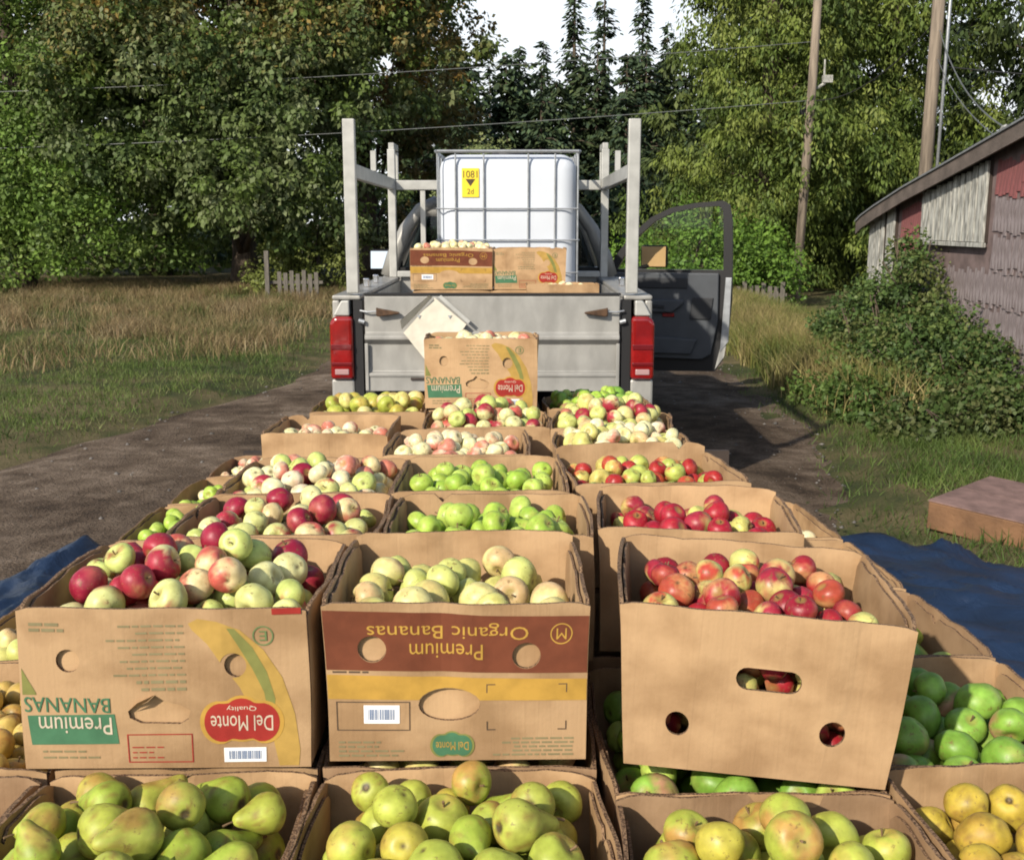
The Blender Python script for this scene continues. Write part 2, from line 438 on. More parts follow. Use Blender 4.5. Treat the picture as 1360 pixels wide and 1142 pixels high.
def pebbles():
    n = 5200
    y = 2.5 + npr.random(n)**1.3*14
    le = np.array([left_edge(t) for t in y]); re = np.array([right_edge(t) for t in y])
    x = le + (re-le)*npr.random(n)
    r = .004 + .022*npr.random(n)**5
    base = np.array([(1,0,0),(-1,0,0),(0,1,0),(0,-1,0),(0,0,1),(0,0,-1)], float)
    F0 = np.array([(0,2,4),(2,1,4),(1,3,4),(3,0,4),(2,0,5),(1,2,5),(3,1,5),(0,3,5)])
    V = base[None]*(r[:,None,None]*(.6+.8*npr.random((n,6,1)))) * np.array([1,1,.6])
    V += np.stack([x, y, np.full(n,.012)+r*.3], 1)[:,None]
    F = F0[None] + (np.arange(n)*6)[:,None,None]
    c = np.repeat((.10+.16*npr.random((n,1)))*np.array([[1,.93,.85]]), 6, 0)
    o = link('gravel', np_mesh('gravel', V.reshape(-1,3), F.reshape(-1,3), MT['blade'], c))
    tag(o, 'loose gravel scattered over the dirt track', 'gravel', kind='stuff')

# ------------------------------------------------------------------ grass
def grass(name, label, pts, hgt, wid, pal, lean=.35):
    n = len(pts)
    h = hgt*(.45+.75*npr.random(n)); w = wid*(.6+.8*npr.random(n))
    az = npr.random(n)*2*pi; la = npr.random(n)*2*pi; ln = lean*npr.random(n)*h
    sx, sy = np.cos(az)*w/2, np.sin(az)*w/2
    lx, ly = np.cos(la)*ln, np.sin(la)*ln
    P = np.asarray(pts)
    V = np.zeros((n,5,3))
    V[:,0] = P + np.stack([-sx,-sy,np.zeros(n)],1); V[:,1] = P + np.stack([sx,sy,np.zeros(n)],1)
    mid = P + np.stack([lx*.35,ly*.35,h*.6],1)
    V[:,2] = mid + np.stack([sx*.8,sy*.8,np.zeros(n)],1); V[:,3] = mid - np.stack([sx*.8,sy*.8,np.zeros(n)],1)
    V[:,4] = P + np.stack([lx,ly,h],1)
    if hgt < .12:   # short turf: one face a blade
        V = V[:,[0,1,4]]; T = np.arange(n*3).reshape(n,3); nvb = 3
    else:
        nvb = 5; b = (np.arange(n)*5)[:,None]; T = np.concatenate([b+np.array([[0,1,2]]), b+np.array([[0,2,3]]), b+np.array([[3,2,4]])])
    pal = np.asarray(pal); patch = np.array([noise.noise((p[0]*1.1,p[1]*1.1,7)) for p in pts]); pick = np.clip(((patch+.5)*.7+.45*npr.random(n)-.05)*len(pal),0,len(pal)-1).astype(int)
    c = pal[pick]*(.7+.6*npr.random((n,1)))*(1+.35*np.array([noise.noise((p[0]*2.3,p[1]*2.3,3)) for p in pts]))[:,None]
    o = link(name, np_mesh(name, V.reshape(-1,3), T, MT['blade'], np.repeat(c,nvb,0)))
    tag(o, label, 'grass', kind='stuff')
    return o

def scatter(n, x0, x1, y0, y1, dens):
    out = []
    tries = 0
    while len(out) < n and tries < n*12:
        tries += 1
        x = rnd.uniform(x0,x1); y = rnd.uniform(y0,y1)
        if rnd.random() < dens(x,y): out.append((x,y,gheight(x,y)-.01))
    return out
def clumpy(x,y,s=1.1,o=0): return .5+.9*noise.noise((x*s,y*s,o))
def d_dry(x,y):
    e = left_edge(y)-x
    if e < .5: return 0
    return max(0, .05+1.5*noise.noise((x*.45,y*.45,4))+.35+.45*noise.noise((x*2.2,y*2.2,1)))*min(1,(e-.5)/1.2)*min(1, max(0,(y-13.2+.12*x+1.2+3*noise.noise((x*.5,y*.3,6))))/4)
DRY = [(.0861,.1139,.0274),(.1214,.1397,.0439),(.1720,.1552,.0635),(.2024,.1552,.0733),(.2378,.1811,.0880),(.2732,.2121,.1075),(.2125,.1397,.0733),(.3036,.2484,.1417)]
grass('dry_tall_grass', 'patchy dry tan grass between dirt track and maple', scatter(90000,-18,-2.4,12.5,32,d_dry), .25, .011, DRY, 1.3)
def d_green(x,y):
    e = left_edge(y)-x
    if e < -.35: return 0
    far = max(.22, 1-max(0,(y-14.0))/6)
    return max(.0, clumpy(x,y,1.4,9)+.2+.4*noise.noise((x*5,y*5,2)))*min(1,((e+.35)/.9)**2)*far
GRN = [(.0562,.0938,.0225),(.0750,.1187,.0275),(.0938,.1438,.0325),(.1187,.1688,.0400),(.1500,.1812,.0562),(.1875,.1812,.0750)]
grass('green_grass', 'short green grass between the dirt track and dry grass', scatter(120000,-14,-2.0,4.5,30,d_green), .085, .009, GRN, 1.3)
def d_right(x,y):
    e = x-right_edge(y)
    if e < -.35 or (x < 2.85 and y < 5.1): return 0
    return max(.0, clumpy(x,y,1.3,19)+.2+.4*noise.noise((x*5,y*5,12)))*min(1,((e+.35)/.9)**2)
grass('verge_grass', 'green grass between track and shed', scatter(75000,1.9,7.5,3.6,13.5,d_right), .095, .009,
      [(.0480,.0840,.0192),(.0660,.1080,.0240),(.0840,.1320,.0288),(.1080,.1560,.0360),(.1320,.1620,.0480)], 1.3)
def d_weed(x,y):
    e = x-right_edge(y)
    if e < .1: return 0
    return max(0, clumpy(x,y,.9,29)+.1)*min(1,e/.8)*(1 if x < 6.8 else .3)*min(1,max(0,(y-9.5)/3))
grass('tall_weeds', 'tall yellow-green weeds between open door and shed', scatter(52000,2.7,5.0,9.3,24,d_weed), .42, .012,
      [(.10,.135,.03),(.14,.165,.042),(.19,.19,.055),(.24,.21,.08),(.30,.24,.11),(.27,.24,.09)], 1.0)
pebbles()

# ------------------------------------------------------------------ foliage builders
def kites(P, D, Nn, ln, wd):
    """leaf kites: base P, direction D, face normal Nn"""
    S = np.cross(D, Nn); S /= np.linalg.norm(S,axis=1,keepdims=True)+1e-9
    l = ln[:,None]; w = wd[:,None]
    V = np.stack([P, P + D*l*.45 + S*w*.5, P + D*l, P + D*l*.45 - S*w*.5], 1)
    n = len(P); F = np.arange(n*4).reshape(n,4)
    return V.reshape(-1,3), F
def unit(n):
    v = npr.normal(size=(n,3)); return v/np.linalg.norm(v,axis=1,keepdims=True)

def crown_mesh(name, lobes, nclump, nleaf, leaf, pal, clump_r=(.45,.85), droop=.5, topcol=None, mat_='leaf', fill=.3, slim=1.0):
    """lobes: (cx,cy,cz,rx,ry,rz); leaves sit in clumps over the lobes' outer volume"""
    lob = np.asarray(lobes, float)
    vol = (lob[:,3]*lob[:,4]*lob[:,5])**(2/3); idx = npr.choice(len(lob), nclump, p=vol/vol.sum())
    d = unit(nclump)
    rad = np.where(npr.random(nclump) < fill, npr.random(nclump)**.5, .82+.22*npr.random(nclump))
    cc = lob[idx,:3] + d*lob[idx,3:]*rad[:,None]
    cr = clump_r[0] + (clump_r[1]-clump_r[0])*npr.random(nclump)
    ci = np.repeat(np.arange(nclump), nleaf); n = len(ci)
    u = unit(n); u[:,2] = u[:,2]*.8
    P = cc[ci] + u*cr[ci][:,None]*(.55+.5*npr.random((n,1)))
    D = u*.6 + unit(n)*.7; D[:,2] -= droop; D /= np.linalg.norm(D,axis=1,keepdims=True)
    Nn = u + unit(n)*.6 + np.array([0,0,.4])
    ln = leaf*(.6+.8*npr.random(n)); V, F = kites(P, D, Nn, ln, ln*(.55+.3*npr.random(n))*slim)
    pal = np.asarray(pal); pc = pal[npr.integers(0,len(pal),nclump)]
    c = pc[ci]*(.75+.5*npr.random((n,1)))
    if topcol is not None:
        zc, tc = topcol[:2]; frac = topcol[2] if len(topcol) > 2 else .55
        k = np.clip((P[:,2]-zc)/2.5 + npr.normal(size=n)*.25, 0, 1)[:,None]*(npr.random(nclump)[ci][:,None] < frac)
        tcp = np.asarray(tc)[npr.integers(0,len(tc),nclump)][ci]
        c = c*(1-k) + tcp*k*(.7+.6*npr.random((n,1)))
    return np_mesh(name, V, F, MT[mat_], np.repeat(c,4,0))

def trunk(parent, pts, rads, limbs=(), seg=9, name='trunk', m='bark'):
    b = MB(); b.tube(pts, rads, seg)
    for l in limbs: b.tube(l[0], l[1], 6)
    return b.build(name, MT[m], parent, smooth=True)

def boughs(lobes, n, size):
    out = []; L = np.asarray(lobes,float); vol=(L[:,3]*L[:,4]*L[:,5])**(2/3); vol/=vol.sum()
    for _ in range(n):
        l = L[npr.choice(len(L),p=vol)]; d = unit(1)[0]; q = rnd.uniform(.62,.95); r = size*rnd.uniform(.65,1.25)
        out.append((l[0]+d[0]*l[3]*q, l[1]+d[1]*l[4]*q, l[2]+d[2]*l[5]*q, r*1.15, r*1.1, r*.72))
    return out
def broadleaf(name, label, base, h, lobes, nclump, nleaf, leaf, pal, group=None, trunk_r=.25, bough=None, **k):
    t = empty(name, base, label=label, cat='tree', group=group)
    big = lobes
    if bough: lobes = boughs(lobes, *bough)
    link('crown', crown_mesh(name+'_crown', lobes, nclump, nleaf, leaf, pal, **k), t)
    limbs = []
    for l in (big+lobes[:14] if bough else lobes[:7]):
        z0 = max(.8, l[2]*.45)
        limbs.append(([(0,0,z0*.7),(l[0]*.4,l[1]*.4,z0+.3*(l[2]-z0)),(l[0]*.9,l[1]*.9,l[2])],[trunk_r*.35,trunk_r*.2,trunk_r*.08]))
    trunk(t, [(0,0,-.2),(.05,0,1.0),(-.1,.1,h*.35),(.1,0,h*.8)], [trunk_r*1.35,trunk_r,trunk_r*.7,trunk_r*.2], limbs)
    return t

def conifer(name, label, base, h, R, pal, spray=.55, dens=1.0, group=None, droop=.25, bare=.12, power=.8, whorl=.42, gap=0.0, wide=1.0):
    t = empty(name, base, label=label, cat='tree', group=group)
    P=[]; D=[]; L=[]; W=[]; Cc=[]
    limbs = []; sd = rnd.random()*90
    nbr = int(h*(1-bare)/whorl*6.5*dens*.8)
    for _ in range(nbr):
        f = rnd.random()**1.15; z = h*(bare + (1-bare)*f*.985)
        if gap and noise.noise((z*1.1+sd,0,0)) + .25*rnd.random() > .34: continue
        lump = .8+.5*noise.noise((z*.9+sd,3,0))
        a = rnd.random()*2*pi; side_l = .8+.45*noise.noise((cos(a)*1.3+sd,sin(a)*1.3,z*.5))
        ll = (R*(1-f)**power*lump*side_l+.10)*(.5+.65*rnd.random()); dr = droop*(.4+1.2*rnd.random())
        dx, dy = cos(a), sin(a); shade = .6+.8*rnd.random()
        ns = max(2, int(ll/(spray*.30)))
        for s in range(ns):
            q = (s+.6)/ns
            px, py, pz = dx*ll*q, dy*ll*q, z - dr*ll*q*q + .2*ll*q*(.5+.8*f)
            for side in (-1, 1):
                sa = a + side*(.4+.8*rnd.random())
                P.append((px+rnd.gauss(0,.07),py+rnd.gauss(0,.07),pz+rnd.gauss(0,.08)))
                D.append((cos(sa),sin(sa),-dr*1.4-.6*rnd.random()+.15))
                l0 = spray*(.45+.75*rnd.random())*(1-.35*q); L.append(l0); W.append(l0*(.22+.25*rnd.random())*wide); Cc.append(shade)
        if rnd.random() < .3: limbs.append(([(0,0,z),(dx*ll*.5,dy*ll*.5,z-dr*ll*.25+.1*ll),(dx*ll*.9,dy*ll*.9,z-dr*ll*.7+.1*ll)],[.04,.025,.01]))
    P=np.array(P); D=np.array(D); D/=np.linalg.norm(D,axis=1,keepdims=True); n=len(P)
    Nn = np.array([0,0,1.])+unit(n)*.55
    V,F = kites(P,D,Nn,np.array(L),np.array(W))
    pal=np.asarray(pal); c=pal[npr.integers(0,len(pal),n)]*np.array(Cc)[:,None]*(.75+.5*npr.random((n,1)))
    link('crown', np_mesh(name+'_crown', V, F, MT['needle'], np.repeat(c,4,0)), t)
    trunk(t, [(0,0,-.2),(0,0,h*.5),(0,0,h*.99)], [h*.013,h*.008,.012], limbs, 7)
    return t

# broadleaf trees at the left, about thirty metres off
G_MAPLE = [(.0896,.1319,.0368),(.1160,.1582,.0475),(.0685,.1055,.0316),(.1372,.1741,.0685),(.1582,.1899,.0843),(.1002,.1477,.0316)]
BROWN = [(.2400,.1380,.0360),(.2880,.1800,.0420),(.1800,.1380,.0420),(.3240,.1920,.0504),(.1440,.1380,.0432)]
broadleaf('maple_tree', 'large dark green maple with browning top above the dry grass', (-6.6,29,0), 13,
  [(0,0,6.6,4.2,3.4,4.2),(-2.2,-1.6,4.2,2.4,2.0,2.6),(2.0,-2.0,4.0,2.6,2.0,2.6),(3.2,-.3,6.8,2.4,2.2,2.8),(-2.8,-.5,7.0,2.4,2.2,2.6),(0,-2.2,2.6,3.4,1.5,1.5),(.5,0,10,3.6,3.0,3.0)],
  1500, 88, .125, G_MAPLE, trunk_r=.32, clump_r=(.22,.5), droop=.75, topcol=(5.4,BROWN,.6), bough=(130,1.0), fill=.2)
broadleaf('alder_tree', 'bright green bushy alder beyond the dry grass, farthest from the truck', (-12.3,29.0,0), 12,
  [(0,0,5.2,3.0,2.6,4.4),(2.0,-1.4,2.6,1.9,1.6,2.0),(-2.5,-1.0,3.2,2.6,2,2.6),(.2,0,9.5,2.8,2.6,3.2),(1.2,-1.6,1.3,3.2,1.4,1.4)],
  1250, 70, .115, [(.12,.20,.034),(.145,.235,.042),(.095,.16,.03),(.17,.24,.055),(.11,.17,.042)], trunk_r=.24, clump_r=(.25,.55), droop=.2, bough=(100,1.0), fill=.25)
broadleaf('bigleaf_tree', 'tall tree with orange-brown autumn leaves behind the maple', (-4.1,36,0), 15,
  [(-1.0,0,8.6,3.2,3,3.6),(.9,-1,6.2,2.0,2.2,3.0),(-1.8,-1,10.5,3.0,2.6,3.0),(1.2,0,3.6,2.2,2,2.6),(-.2,0,12.0,2.6,2.6,2.4)],
  1050, 70, .16, [(.10,.115,.034),(.135,.125,.04),(.085,.10,.03),(.17,.13,.045)], trunk_r=.3, clump_r=(.22,.5), droop=.6, topcol=(4.6,BROWN,1.0), bough=(100,1.0), fill=.25)
broadleaf('shade_tree', 'dark leafy tree filling the gap behind maple and alder', (-11.5,38,0), 14,
  [(0,0,7.5,5,3,5.5),(4,0,9.5,3.6,3,4.5),(-5,0,8,4,3,5),(0,0,2.5,6,2.5,2.5)],
  700, 70, .22, [(.08,.125,.03),(.10,.145,.036),(.12,.155,.042)], trunk_r=.3, clump_r=(.5,1.0), droop=.4)
broadleaf('willow_shrub', 'pale green round shrub rising behind the white tank', (-.22,26.0,0), 3.6,
  [(0,0,2.3,.8,.8,1.35),(.75,.2,1.8,.5,.5,1.2),(-.7,.2,1.8,.45,.5,1.15)], 150, 70, .075, [(.20,.24,.09),(.16,.20,.075),(.23,.26,.11)], trunk_r=.08, clump_r=(.2,.42), droop=.1)
broadleaf('elder_bush', 'bright green bush seen through the open truck door window', (4.3,23.2,0), 2.4,
  [(0,0,.95,1.3,1.1,1.15),(1.1,0,.8,1.0,.9,.9),(-1.1,.2,.7,.9,.8,.9)], 210, 80, .085, [(.11,.20,.028),(.14,.24,.036),(.085,.16,.025)], trunk_r=.06, clump_r=(.22,.42), droop=.3)
broadleaf('hedge_bush', 'small yellow-green bush behind the grey fence post', (-4.3,26.6,0), 2.2,
  [(0,0,1.0,1.0,.7,.9),(-.8,.1,.7,.8,.6,.7)], 80, 70, .085, [(.17,.20,.05),(.13,.16,.04)], trunk_r=.05, clump_r=(.2,.4), droop=.2)

# conifers
FIR = [(.045,.072,.036),(.058,.088,.042),(.038,.062,.034),(.072,.10,.044)]  # needle greens lightened to suggest distance haze
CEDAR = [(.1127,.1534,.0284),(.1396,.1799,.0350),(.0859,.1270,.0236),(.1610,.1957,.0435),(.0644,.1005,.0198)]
def cedar(label, base, h, R, pal, nclump, nleaf, leaf):
    lobes = []
    z = .9
    while z < h:
        r = R*max(.12,(1-z/h))**.55
        for k in range(3):
            a = rnd.random()*6.28; q = rnd.uniform(.25,.5)*r
            lobes.append((q*cos(a), q*sin(a), z+rnd.uniform(-.3,.3), r*rnd.uniform(.6,.85), r*rnd.uniform(.6,.85), rnd.uniform(.7,1.2)))
        z += 1.0
    t = empty('cedar_tree', base, label=label, cat='tree')
    link('crown', crown_mesh('cedar_crown', lobes, nclump, nleaf, leaf, pal, clump_r=(.25,.6), droop=1.1, mat_='needle', fill=.2, slim=.55), t)
    trunk(t, [(0,0,-.2),(.05,0,h*.5),(0,0,h*.98)], [.3,.18,.03], [([(0,0,l[2]*.9),(l[0],l[1],l[2])],[.05,.02]) for l in lobes[::2]], 8)
    return t
cedar('olive green cedar with drooping sprays behind the open truck door', (6.8,28,0), 15, 3.3, CEDAR, 850, 108, .135)
cedar('olive green cedar standing between the two utility poles', (10.3,29.5,0), 16, 4.1, CEDAR, 900, 108, .14)
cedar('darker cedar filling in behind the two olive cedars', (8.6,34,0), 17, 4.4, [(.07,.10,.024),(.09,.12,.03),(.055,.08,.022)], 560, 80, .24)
cedar('dark cedar behind the shed roof', (14.3,28,0), 17, 4.4, [(.05,.075,.02),(.065,.09,.024),(.04,.062,.02)], 600, 90, .22)
fx = [(-12,60,17,3.6),(-8.5,66,19,3.4),(-3.6,62,14.6,2.8),(-2.2,58,11.4,2.8),(-.3,70,11.5,3.6),(1.4,64,11.6,3.6),(3.0,70,12.8,3.6),(4.6,66,17.8,2.6),(6.9,72,18.0,3.0),(8.8,68,15.6,3.2),
      (9.6,62,11.2,3.4),(11.2,74,14.6,3.4),(13.0,66,12.8,3.4),(13.6,70,16.0,2.6),(16.6,60,15.0,3.8),(20,64,18,4),(2.3,56,9.4,3.6),(6.4,55,9.8,3.6),(10.4,54,9.6,3.6),(-1.6,54,8.6,3.4),(14.5,54,11,3.8),(25,60,19,4),(-16,58,18,4),(5.6,62,12.2,3.4),(.6,60,9.8,3.4),(8,60,11.2,3.4)]
for i,(x,y,h,R) in enumerate(fx):
    thin = i in (7,8,13)
    hw = 'short' if h < 10 else ('tall' if h > 14 else 'mid-height')
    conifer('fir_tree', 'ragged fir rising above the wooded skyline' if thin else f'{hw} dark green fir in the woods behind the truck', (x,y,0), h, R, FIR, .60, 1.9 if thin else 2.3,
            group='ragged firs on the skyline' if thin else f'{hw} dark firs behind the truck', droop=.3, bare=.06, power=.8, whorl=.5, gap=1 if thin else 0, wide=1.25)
for i in range(15):
    x = -4 + 1.45*i + rnd.uniform(-.4,.4); h = rnd.uniform(9.2,11.4)
    conifer('fir_tree', 'broad full-crowned evergreen massed behind the truck', (x, rnd.uniform(57,64), 0), h, 3.4, [(.05,.08,.036),(.065,.095,.04),(.042,.068,.034),(.08,.105,.042)], .70, 2.6, group='broad evergreens behind the truck', droop=.35, bare=.05, power=.45, whorl=.5, wide=1.4)  # own palette, also lifted for a hazy look
# one far-off mass of wood that closes the view under the firs
lob = [(x, 80+8*rnd.random(), 3.5+2*rnd.random(), 5, 3, 5+1.5*rnd.random()) for x in range(-60,70,5)] + [(x, 46+4*rnd.random(), 1.2, 2.6, 1.6, 2.0+1.2*rnd.random()) for x in range(-30,34,3)]
tag(link('woodland', crown_mesh('woodland', lob, 1100, 60, .40, [(.035,.058,.028),(.045,.07,.03),(.055,.08,.034)], clump_r=(.7,1.5), droop=.3)), 'dark undergrowth and far wood closing the view behind the firs', 'woodland', kind='stuff')

# bramble by the shed
def bush(name, label, base, lobes, nclump, nleaf, leaf, pal, cat='bush', **k):
    t = empty(name, base, label=label, cat=cat)
    link('foliage', crown_mesh(name+'_foliage', lobes, nclump, nleaf, leaf, pal, **k), t)
    b = MB()
    for l in lobes:
        for q in range(3):
            b.tube([(l[0]*.3,l[1]*.3,-.05),(l[0]+rnd.uniform(-.2,.2),l[1],l[2]*.7),(l[0]+rnd.uniform(-.4,.4),l[1]-.2,l[2]+l[5]*.7)],[.015,.012,.006],5)
    b.build('stems', MT['bark'], t, smooth=True)
    return t
bush('bramble_bush', 'dark green bramble mound climbing the shed wall', (4.15,11.5,0),
     [(.15,.2,.55,.42,1.0,.70),(.22,.0,1.05,.30,.6,.50),(.1,.9,.5,.42,.9,.5),(.2,-.8,.40,.35,.75,.62),(-.05,-.5,.25,.42,.9,.42),(.27,.1,1.45,.16,.3,.22),(.15,1.6,.4,.42,.6,.45),(.25,-1.5,.3,.35,.6,.45)], 520, 85, .046,
     [(.06,.105,.028),(.078,.13,.034),(.045,.08,.022),(.105,.15,.04),(.12,.14,.045)], clump_r=(.10,.24), droop=.3)
bush('nettle_clump', 'low green nettles at the edge of the dirt track', (3.5,10.6,0), [(0,0,.16,.5,.5,.22),(.3,.9,.2,.5,.5,.26),(-.1,-.7,.12,.4,.4,.2)], 140, 60, .05, [(.07,.12,.028),(.095,.15,.034)], clump_r=(.08,.18), droop=.1)
bush('dock_clump', 'low dark weeds growing in front of the bramble', (3.75,9.0,0), [(0,0,.14,.5,.5,.2),(.5,.3,.18,.5,.5,.25)], 130, 60, .05, [(.07,.10,.03),(.10,.115,.04),(.06,.105,.026)], clump_r=(.08,.18), droop=.1)

# ------------------------------------------------------------------ shed
def shed():
    # local x runs along the wall toward the viewer's end, local y into the building
    t = empty('shed', (4.7,13.78,0), (0,0,radians(-90)), label='low shed with mauve wooden shingles, red under its sagging roof', cat='shed')
    prof = [(-.16,1.80),(.05,1.875),(.5,1.985),(1.4,2.175),(2.6,2.39),(4.0,2.645),(6.4,3.10)]
    def rz(x): return float(np.interp(x, [p[0] for p in prof], [p[1] for p in prof]))
    m_wall = mat('shed_board', (.17,.125,.12), .9, var=.4, vscale=7)
    poly = [(0,-.1),(6.2,-.1)] + [(x,rz(x)-.06) for x in (6.2,4.0,2.6,1.4,.5,0)]
    w = MB().prism(poly, .02, .10, 'y').build('wall', m_wall, t)
    MB().box(0,.08,.10,4.5,-.1,1.80).build('end_wall', m_wall, t)
    MB().prism([(0,-.1),(6.2,-.1)]+[(x,rz(x)-.06) for x in (6.2,0)], 4.5, 4.58, 'y').build('back_wall', m_wall, t)
    MB().box(6.12,6.2,.10,4.5,-.1,2.95).build('end_wall', m_wall, t)
    up = [(x, z) for x, z in prof]; lo = [(x, z-.05) for x, z in reversed(prof)]
    r = MB().prism(up+lo, -.13, 4.8, 'y').build('roof', MT['roof'], t)
    fb_up = [(x, z-.012) for x, z in prof]; fb_lo = [(x, z-.155) for x, z in reversed(prof)]
    MB().prism(fb_up+fb_lo, -.155, -.132, 'y').build('fascia_board', MT['fascia'], r)
    edge = [(x, z+.012) for x, z in prof]; MB().prism(edge+[(x,z-.02) for x,z in reversed(edge)], -.175, -.10, 'y').build('drip_edge', MT['steel'], r)
    # shingles, each a piece
    weath = mat('shingle_weathered', (.34,.30,.305), .92, col2=(.12,.088,.088), vscale=6, stretch=(22,22,1.2), bump=.6, bscale=20)
    redp = mat('shingle_red', (.25,.085,.085), .9, col2=(.16,.06,.06), vscale=5, stretch=(10,10,1), bump=.5, bscale=20)
    meshes = []
    for k, mm in enumerate([weath]*3+[redp]*2):
        b = MB(); ww = [.062,.078,.052,.070,.060][k]
        b.prism([(-.012,0),(.0,0),(.0,.40),(-.003,.40)], -ww/2, ww/2, 'x')
        me = bpy.data.meshes.new('shingle'); me.from_pydata(b.v, [], b.f); me.materials.append(mm); meshes.append((me, ww))
    zc = .34; row = 0
    while zc < 3.0:
        x = .90 + (row % 2)*.03
        while x < 4.3:
            top = rz(x)-.03
            mid = zc+.2
            hole = (1.62 < x < 3.30 and 1.5 < mid < 2.5) or (x < .92 and mid > 1.1)
            if mid < top and not hole:
                red = mid > top-.32-.3*rnd.random() or (.9 < x < 1.7 and mid > 1.4)
                me, ww = meshes[rnd.choice([3,4]) if red else rnd.choice([0,1,2])]
                zz = min(zc+rnd.uniform(-.05,.03), rz(x)-.47)
                o = link('shingle', me, w); o.location = (x+ww/2, .018, zz); o.rotation_euler = (radians(-1.2), rnd.uniform(-.015,.015), 0)
                x += ww+.004
            else: x += .06
        zc += .34; row += 1
    # white boards at the far corner
    d = MB().prism([(.0,1.05),(.86,1.05),(.86,1.98),(.0,1.80)], -.012, .016, 'y').build('corner_panel', MT['frame_dk'], t)
    for a,b2 in ((0,.2),(.23,.36),(.42,.50),(.60,.84)):
        MB().prism([(a,1.06),(b2,1.06),(b2,1.79+.2*b2),(a,1.79+.2*a)], -.03, -.013, 'y').build('board', MT['white_wood'], d)
    # window with pale vertical strips
    wi = MB().prism([(1.68,1.60),(3.24,1.60),(3.24,2.40),(1.68,2.14)], -.012, .016, 'y').build('window', MT['frame_dk'], t)
    for q in (1.68,2.46,3.17): MB().box(q,q+.07,-.04,-.014,1.60,2.10+.17*(q-1.6)).build('frame', MT['white_wood'], wi, bevel=.004)
    MB().box(1.64,3.28,-.055,-.014,1.555,1.598).build('sill', MT['white_wood'], wi, bevel=.004)
    for i in range(10):
        x0 = 1.77+.136*i + (.05 if i > 4 else 0)
        MB().box(x0,x0+.10,-.034,-.016,1.605,2.08+.17*(x0-1.6)+.03*rnd.random()).build('slat', MT['white_wood'], wi)
    s = MB(); s.tube([(2.93,.25,2.44),(2.93,.25,2.66),(2.91,.25,2.71),(2.85,.25,2.70),(2.70,.25,2.56),(2.62,.25,2.40)], .018, 8)
    s.build('service_mast', MT['alu'], t, smooth=True)
shed()

# ------------------------------------------------------------------ poles and wires
def utility_pole(label, pts, rads, extra=True):
    t = empty('utility_pole', pts[0], label=label, cat='pole', group='utility poles')
    o = Vector(pts[0]); P = [Vector(p)-o for p in pts]
    MB().tube(P, rads, 12).build('shaft', MT['pole'], t, smooth=True)
    if extra:
        b = MB(); z = 5.05
        b.tube([(.1,-.1,z-.15),(.25,-.12,z-.1),(.4,-.14,z)], .035, 6)
        b.box(.34,.55,-.2,-.08,z,z+.16); b.tube([(.37,-.14,z+.1),(.37,-.14,z+.5)], .022, 6)
        b.build('bracket', MT['white_wood'], t)
        MB().box(-.14,.18,-.18,.05,4.35,4.55).build('cable_clamp', MT['black'], t, bevel=.02)
    else:
        MB().tube([P[0]+Vector((.17,-.12,0)), P[1]+Vector((.15,-.12,0))], .03, 6).build('conduit', MT['steel'], t, smooth=True)
    return t
utility_pole('slim leaning utility pole with white bracket, standing in front of the cedars', [(7.0,25.5,-.2),(7.1,25.3,5),(7.15,25.2,10.5)], [.11,.10,.085])
utility_pole('thick utility pole with conduit, rising behind the shed roof', [(8.0,20.8,-.2),(8.12,20.8,10.5)], [.125,.105], False)
def wire(label, a, b, sag, r=.012, m='wire', n=24):
    a, b = Vector(a), Vector(b)
    pts = [a.lerp(b, i/n) - Vector((0,0,sag*4*(i/n)*(1-i/n))) - a for i in range(n+1)]
    o = MB().tube(pts, r, 5, cap=False).build('power_line', MT[m], smooth=True); o.location = a
    tag(o, label, 'wire', 'overhead wires'); return o
wire('lower overhead wire running from the leaning pole clamp past the maple', (7.05,25.3,4.46), (-26,27,3.3), .35, .008)
wire('upper overhead wire crossing in front of the fir tops', (7.12,25.3,5.72), (-26,27,4.55), .35, .007)
wire('sagging dark cable between the two utility poles', (7.12,25.3,4.46), (7.97,20.85,5.3), .35, .011, 'wire_dk')
wire('service cable from thick pole down to the shed mast', (8.07,20.68,5.2), (4.95,10.87,2.69), .25, .010)
wire('second service cable from thick pole to the shed mast', (8.07,20.68,4.7), (4.95,11.0,2.60), .15, .008)
wire('dark cable running from the thick pole past the dark cedar', (8.15,20.8,4.6), (17,22,4.5), .15, .012, 'wire_dk')

# ------------------------------------------------------------------ fences, boards and stones in the grass
t = empty('fence', (-5.2,25.2,0), label='weathered grey picket fence with tall post in the dry grass', cat='fence')
MB().box(-.05,.05,-.05,.05,-.2,1.15).build('post', MT['grey_wood'], t, bevel=.006)
for i in range(7): MB().box(.22+.14*i,.31+.14*i,.03,.05,-.1,.62+.1*rnd.random()).build('picket', MT['grey_wood'], t)
MB().box(0,1.25,.051,.09,.4,.47).build('rail', MT['grey_wood'], t)
t = empty('fence', (4.9,22.3,0), label='weathered picket fence beyond the open truck door', cat='fence')
for i in range(8): MB().box(.13*i,.09+.13*i,0,.02,-.1,.5+.12*rnd.random()).build('picket', MT['grey_wood'], t)
MB().box(-.02,1.05,.021,.06,.3,.36).build('rail', MT['grey_wood'], t)
o = MB().box(-.42,.42,-.05,.05,0,.035).build('plank', MT['grey_wood'], bevel=.004); o.location=(4.0,9.9,.10); o.rotation_euler=(0,.05,radians(-52)); tag(o,'grey weathered plank lying in the verge weeds','plank')
